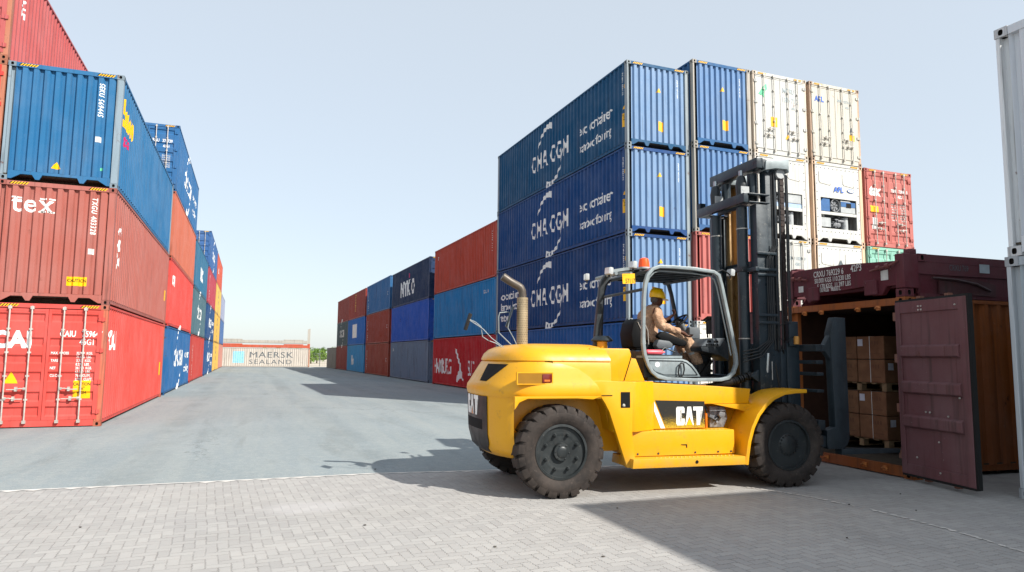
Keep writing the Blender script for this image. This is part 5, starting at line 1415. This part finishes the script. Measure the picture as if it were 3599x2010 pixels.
for k in range(4):
    hb = MB(); o_ = k*.032
    hb.tube([(3.52+o_, .50, 3.55), (3.52+o_, .50, 3.44), (3.49+o_*.7, .50, 3.38), (3.42+o_, .50, 3.25), (3.42+o_, .50, 2.10), (3.40+o_, .50, 2.02), (3.2+o_, .5, 1.90-k*.035), (2.98, .52, 1.86-k*.05)], .010, 6); F('hydraulic_pipe', hb, M['hose'])
for z_ in (3.32, 3.08, 3.00, 2.40, 2.29):
    b = MB(); b.box(3.24, 3.57, .47, .515, z_-.018, z_+.018); b.box(3.20, 3.26, .47, .72, z_-.03, z_+.03) if z_ > 3.05 and z_ < 3.1 else None; F('pipe_clamp', b, M['mast'], bevel=.003)
b = MB(); b.tube([(3.5, .48, 1.7), (3.56, .47, 1.3), (3.60, .47, 1.25)], .012, 6); b.tube([(3.56, .5, 2.2), (3.66, .5, 2.28), (3.86, .55, 2.3)], .006, 5); b.tube([(3.55, .5, 2.12), (3.7, .5, 2.0), (3.9, .55, 2.1)], .006, 5); F('loose_hose', b, M['hose'])
b = MB(); b.box(3.82, 3.98, .56, .66, 1.95, 2.32); F('hose_bracket', b, M['mast'], bevel=.008)
b = MB(); b.cyl((3.93, .545, 0), .04, 1.98, 2.10, 'z', 12); F('brass_fitting', b, plainc('brass_fitting', '#b5813c'))
# carriage
b = MB(); b.box(3.70, 3.80, .62, 1.68, .60, 1.9); b.box(3.80, 4.02, .60, .68, .55, 2.0); b.box(3.80, 4.02, 1.56, 1.64, .55, 2.0); F('carriage_plate', b, M['mast'], bevel=.006)
for z0, z1 in ((1.875, 1.975), (1.69, 1.745), (1.52, 1.57), (1.28, 1.32), (.74, .88), (.50, .66)):
    b = MB(); b.box(4.02, 4.14, .24, 2.04, z0, z1); F('carriage_bar', b, M['fork'], bevel=.008)
for y in (.22, 1.88):
    b = MB(); b.prism([(4.27, 2.14), (4.35, 2.38), (4.54, 2.375), (4.545, .62), (4.50, .52), (4.42, .47), (4.16, .47), (4.14, .55), (4.15, .74), (4.30, .78)], y, y+.14, 'y'); b.prism([(4.13, 1.975), (4.18, 1.975), (4.275, 2.12), (4.275, 1.75), (4.18, 1.88), (4.13, 1.88)], y+.02, y+.12, 'y'); F('fork_shank', b, M['fork'], bevel=.012)
    b = MB(); b.prism([(4.40, .47), (4.56, .47), (5.75, .425), (5.85, .40), (5.75, .385), (4.40, .385)], y+.01, y+.15, 'y'); F('fork_blade', b, M['fork'], bevel=.006)

# ================================================================== DRIVER
pb = Vector((1.78, 1.10, 1.98))
ca, sa = math.cos(A_ANG), math.sin(A_ANG)
pw = Vector((FO[0]+pb.x*ca-pb.y*sa, FO[1]+pb.x*sa+pb.y*ca, pb.z))
drv = thing('person', 'driver in khaki coveralls and yellow hard hat sitting in the forklift cab', 'person', pw, A_ANG)
def skin_obj(name, V, E_, rad, mat, sub=2, root=0):
    me = bpy.data.meshes.new(name); me.from_pydata([Vector(v)-pb for v in V], E_, []); me.materials.append(mat)
    o = link(name, me, drv); 
    m = o.modifiers.new('Skin', 'SKIN'); m.use_smooth_shade = True
    sv = me.skin_vertices[0].data
    for i, r_ in enumerate(rad):
        sv[i].radius = r_ if isinstance(r_, tuple) else (r_, r_); sv[i].use_root = (i == root)
    s_ = o.modifiers.new('Subdivision', 'SUBSURF'); s_.levels = sub; s_.render_levels = sub
    return o
V = []; E_ = []; RD = []
def chain(pts, start=None):
    prev = start
    for p_, r_ in pts:
        V.append(p_); RD.append(r_)
        if prev is not None: E_.append((prev, len(V)-1))
        prev = len(V)-1
    return prev
pelv = chain([((1.76, 1.10, 2.02), (.12, .13))])
chest = chain([((1.74, 1.10, 2.16), (.11, .125)), ((1.765, 1.10, 2.32), (.115, .145)), ((1.80, 1.10, 2.44), (.09, .12))], pelv)
nk = chain([((1.855, 1.10, 2.515), .05), ((1.885, 1.10, 2.56), .052)], chest)
hd = chain([((1.915, 1.10, 2.61), (.078, .072)), ((1.925, 1.10, 2.68), (.085, .075))], nk)
chain([((1.985, 1.10, 2.545), .034)], hd-1)           # jaw
hands = []
def arm(sh, el, wr, hand, curl, s):
    k = chain([(sh, .062), (el, .045), (wr, .028), (hand, (.030, .018))], chest)
    d = (Vector(hand)-Vector(wr)).normalized(); side = Vector((0, 1, 0)); up = d.cross(side)
    for j, (o_, l_) in enumerate(((-.024, .052), (-.008, .060), (.009, .056), (.024, .044))):
        p0 = Vector(hand)+side*o_+d*.018; p1 = p0+d*l_*.5+up*curl*.012; p2 = p1+d*l_*.28+up*curl*.03; p3 = p2+d*l_*.02+up*curl*.03
        chain([(tuple(p0), .009), (tuple(p1), .0085), (tuple(p2), .008), (tuple(p3), .007)], k)
    p0 = Vector(hand)-d*.012+side*s*.03; p1 = p0+d*.03+side*s*.018+up*curl*.01; p2 = p1+d*.026+up*curl*.015
    chain([(tuple(p0), .011), (tuple(p1), .0095), (tuple(p2), .0085)], k)
armsN = ((1.80, .90, 2.43), (1.80, .80, 2.22), (2.17, .79, 2.125), (2.24, .80, 2.08))
armsF = ((1.83, 1.29, 2.43), (1.98, 1.32, 2.24), (2.18, 1.26, 2.35), (2.25, 1.24, 2.405))
arm(*armsN, 1, 1); arm(*armsF, 1, -1)
legs = []
for s_ in (-1, 1):
    hipp = (1.82, 1.10+s_*.09, 2.00); kn = (2.32, 1.10+s_*.13, 2.05 if s_ < 0 else 2.07); an = (2.56, 1.10+s_*.12, 1.62)
    legs.append((hipp, kn, an)); chain([(hipp, .085), (kn, .058), (an, .04), ((2.66, 1.10+s_*.12, 1.57), .035)], pelv)
skin_obj('body', V, E_, RD, M['skin'], 2)
V = []; E_ = []; RD = []
pelv = chain([((1.76, 1.10, 2.02), (.145, .16))])
chest = chain([((1.735, 1.10, 2.16), (.150, .165)), ((1.755, 1.10, 2.32), (.150, .175)), ((1.79, 1.10, 2.44), (.115, .155)), ((1.845, 1.10, 2.505), (.066, .075))], pelv)
for ar in (armsN, armsF):
    sh, el, wr, _ = ar; mid = tuple((Vector(sh)*.5+Vector(el)*.5)); m2 = tuple(Vector(el)*.5+Vector(wr)*.5)
    chain([(sh, .092), (mid, .080), (el, .072), (m2, .058), (tuple(Vector(el)*.1+Vector(wr)*.9), .050)], chest-1)
for hipp, kn, an in legs:
    chain([(tuple(Vector(hipp)), .115), (tuple(Vector(hipp)*.5+Vector(kn)*.5), .105), (kn, .097), (tuple(Vector(kn)*.5+Vector(an)*.5), .092), (tuple(Vector(kn)*.08+Vector(an)*.92), .085)], pelv)
cv = skin_obj('coveralls', V, E_, RD, M['cloth'], 3)
dt = bpy.data.textures.new('folds', 'CLOUDS'); dt.noise_scale = .07
dm = cv.modifiers.new('Folds', 'DISPLACE'); dm.texture = dt; dm.strength = .035; dm.mid_level = .5; dm.texture_coords = 'LOCAL'
def D(name, b, mat, smooth=40):
    for v in b.bm.verts: v.co -= pb
    return b.obj(name, mat, drv, smooth)
b = MB(); b.lathe([(.118, 2.652), (.120, 2.665), (.119, 2.70), (.108, 2.745), (.080, 2.785), (.04, 2.803), (.012, 2.806)], (1.92, 1.10, 0), 'z', 28)
b.prism([(1.98, 1.01), (2.06, 1.03), (2.095, 1.07), (2.10, 1.10), (2.095, 1.13), (2.06, 1.17), (1.98, 1.19)], 2.648, 2.657, 'z'); b.box(1.84, 2.01, 1.085, 1.115, 2.795, 2.811)
for v in b.bm.verts: x_ = v.co.x-1.92; v.co.z -= x_*.16+0; v.co.z += .0; v.co.z += -.005
D('helmet', b, M['helmet'])
b = MB(); b.ico((1.865, 1.10, 2.625), .07, 2, (.75, 1.02, .85)); D('hair', b, M['grey_hair'])
b = MB(); b.ico((2.0, 1.10, 2.605), .014, 1, (1, .7, 1.6)); D('nose', b, M['skin'])
for y_ in (1.025, 1.175):
    b = MB(); b.ico((1.915, y_, 2.60), .022, 1, (.7, .4, 1.2)); D('ear', b, M['skin'])
b = MB(); b.ico((1.995, 1.10, 2.565), .012, 1, (.6, 1.6, .35)); D('mouth', b, plainc('lips', '#6e3a34'))
for s_ in (-1, 1):
    b = MB(); b.ico((1.985, 1.10+s_*.03, 2.625), .008, 1); D('eye', b, M['white_plastic'])
for hipp, kn, an in legs:
    b = MB(); b.loft([[(an[0]-.06+.0, an[1]-.045, an[2]+.06), (an[0]+.06, an[1]-.045, an[2]+.09), (an[0]+.06, an[1]+.045, an[2]+.09), (an[0]-.06, an[1]+.045, an[2]+.06)], [(an[0]-.07, an[1]-.05, an[2]-.06), (an[0]+.10, an[1]-.05, an[2]+.0), (an[0]+.10, an[1]+.05, an[2]+.0), (an[0]-.07, an[1]+.05, an[2]-.06)], [(an[0]-.04, an[1]-.05, an[2]-.13), (an[0]+.22, an[1]-.05, an[2]-.05), (an[0]+.22, an[1]+.05, an[2]-.05), (an[0]-.04, an[1]+.05, an[2]-.13)]])
    b.bevel(.02, 2); D('boot', b, M['boot'])
b = MB()
for hipp, kn, an in legs:
    d = (Vector(an)-Vector(kn)).normalized(); c_ = Vector(kn).lerp(Vector(an), .42); b.tube([c_, c_+d*.035], .085, 14)
D('reflective_band', b, M['white_plastic'])

# ================================================================== FAR BACKGROUND
ft = thing('wire_fence', 'grey wire fence closing the yard beyond the white container', 'fence', (0, 108, 0))
for i in range(22):
    x = -32+i*3.2 + .4
    b = MB(); b.cyl((x, 0, 0), .05, -.02, 2.15, 'z', 8); b.obj('post', M['fence'], ft)
b = MB()
for z_ in (.1, .7, 1.3, 1.95): b.tube([(-32, 0, z_), (36, 0, z_)], .012, 4)
for i in range(226):
    x = -31.6+i*.3; b.box(x, x+.009, -.004, .004, .05, 2.0)
b.obj('mesh_panel', M['fence'], ft, 0)
def tree(label, x, y, h, w, seed):
    t = thing('broadleaf_tree', label, 'tree', (x, y, 0), 0, 'trees beyond the fence'); rr = random.Random(seed)
    b = MB(); b.tube([(0, 0, -.1), (.05, 0, h*.3), (.0, .05, h*.6)], [.14, .1, .05], 8)
    for k in range(5):
        a_ = rr.uniform(0, 2*PI); b.tube([(0.02, 0, h*.25), (math.cos(a_)*w*.3, math.sin(a_)*w*.3, h*.6)], [.06, .02], 5)
    b.obj('trunk', M['bark'], t)
    for mt, n in ((M['leaf'], 1500), (M['leaf2'], 900)):
        b = MB(); cl = [(rr.uniform(-w*.42, w*.42), rr.uniform(-w*.42, w*.42), h*rr.uniform(.22, .80), rr.uniform(.5, .95)) for _ in range(11)]
        for i in range(n):
            cx, cy, cz, cr = rr.choice(cl); v = Vector((rr.gauss(0, 1), rr.gauss(0, 1), rr.gauss(0, 1))).normalized()*cr*rr.uniform(.55, 1)
            p_ = Vector((cx, cy, cz))+Vector((v.x, v.y, v.z*.75)); s_ = rr.uniform(.07, .15)
            q = Vector((rr.gauss(0, 1), rr.gauss(0, 1), rr.gauss(0, 1))).normalized(); u_ = q.orthogonal().normalized(); w_ = q.cross(u_)
            b._f([b.bm.verts.new(p_+u_*s_), b.bm.verts.new(p_+w_*s_*.6), b.bm.verts.new(p_-u_*s_), b.bm.verts.new(p_-w_*s_*.6)])
        b.obj('crown', mt, t, 0, None, False)
rt = random.Random(11)
kinds = ['bushy light green tree', 'low spreading green tree', 'rounded green tree', 'slightly taller green tree']
nth = ['first', 'second', 'third', 'fourth', 'fifth', 'sixth', 'seventh', 'eighth']
for i in range(8):
    x = 4+i*2.35
    tree('%s beyond the wire fence, %s from the left' % (kinds[i % 4], nth[i]), x+rt.uniform(-.5, .5), 142+rt.uniform(-2, 6), rt.uniform(3.0, 3.7), 3.4, i)
# small stones and litter on the ground
pos = [(1.9, 10.9), (4.1, 7.3), (6.9, 6.6), (7.4, 6.1), (5.6, 5.4), (1.2, 7.4), (2.2, 6.2), (8.1, 6.9), (-1.5, 8.2), (3.0, 5.6)]
for i, (x, y) in enumerate(pos):
    b = MB(); rr = random.Random(i); b.ico((0, 0, .008), .011+.006*rr.random(), 1, (1.2, .8, .5))
    for v in b.bm.verts: v.co += Vector((rr.uniform(-.003, .003), rr.uniform(-.003, .003), 0))
    o = b.obj('pebble', plainc('pebble_grey', '#4b4741')); o.location = (x, y, .002); tag(o, 'small dark pebble lying on the ground', 'pebble', 'pebbles on the ground')

# ================================================================== LIGHT, SKY, CAMERA
tosun = Vector((.70, -1.06, 1.0)).normalized()
sun = bpy.data.lights.new('sun', 'SUN'); sun.energy = 3.7; sun.angle = R(.55); sun.color = (1, .955, .88)
so = bpy.data.objects.new('sun', sun); C.objects.link(so); so.rotation_euler = tosun.to_track_quat('Z', 'Y').to_euler(); so.location = (20, -30, 30)
wd = bpy.data.worlds.new('World'); scn.world = wd; wd.use_nodes = True; nt = wd.node_tree; nt.nodes.clear()
out = nt.nodes.new('ShaderNodeOutputWorld'); bg = nt.nodes.new('ShaderNodeBackground'); sk = nt.nodes.new('ShaderNodeTexSky')
sk.sky_type = 'NISHITA'; sk.sun_disc = False; sk.sun_elevation = math.asin(tosun.z); sk.sun_rotation = math.atan2(tosun.x, tosun.y)
sk.air_density = 1.0; sk.dust_density = 1.0; sk.ozone_density = 1.5; sk.altitude = 0
bg.inputs[1].default_value = .15
mx = nt.nodes.new('ShaderNodeMix'); mx.data_type = 'RGBA'; mx.inputs[0].default_value = .78
mx.inputs[7].default_value = (2.62, 2.84, 2.98, 1)      # pale summer haze veiling the sky
nt.links.new(sk.outputs[0], mx.inputs[6]); nt.links.new(mx.outputs[2], bg.inputs[0]); nt.links.new(bg.outputs[0], out.inputs[0])
cam = bpy.data.cameras.new('camera'); co = bpy.data.objects.new('camera', cam); C.objects.link(co); scn.camera = co
r_ = Vector((0.93503787, -0.35440125, 0.01019511)); u_ = Vector((-0.0455361, -0.09152418, 0.99476117)); f_ = Vector((0.35161151, 0.93060361, 0.10171662))
co.matrix_world = Matrix.Translation((0, 0, 1.752)) @ Matrix((r_, u_, -f_)).transposed().to_4x4()
cam.sensor_width = 36; cam.lens = 36*2428.39/3599; cam.clip_start = .05; cam.clip_end = 6000
scn.view_settings.view_transform = 'Standard'; scn.view_settings.look = 'None'; scn.view_settings.exposure = .9; scn.view_settings.gamma = 1
scn.cycles.max_bounces = 6; scn.cycles.use_denoising = True
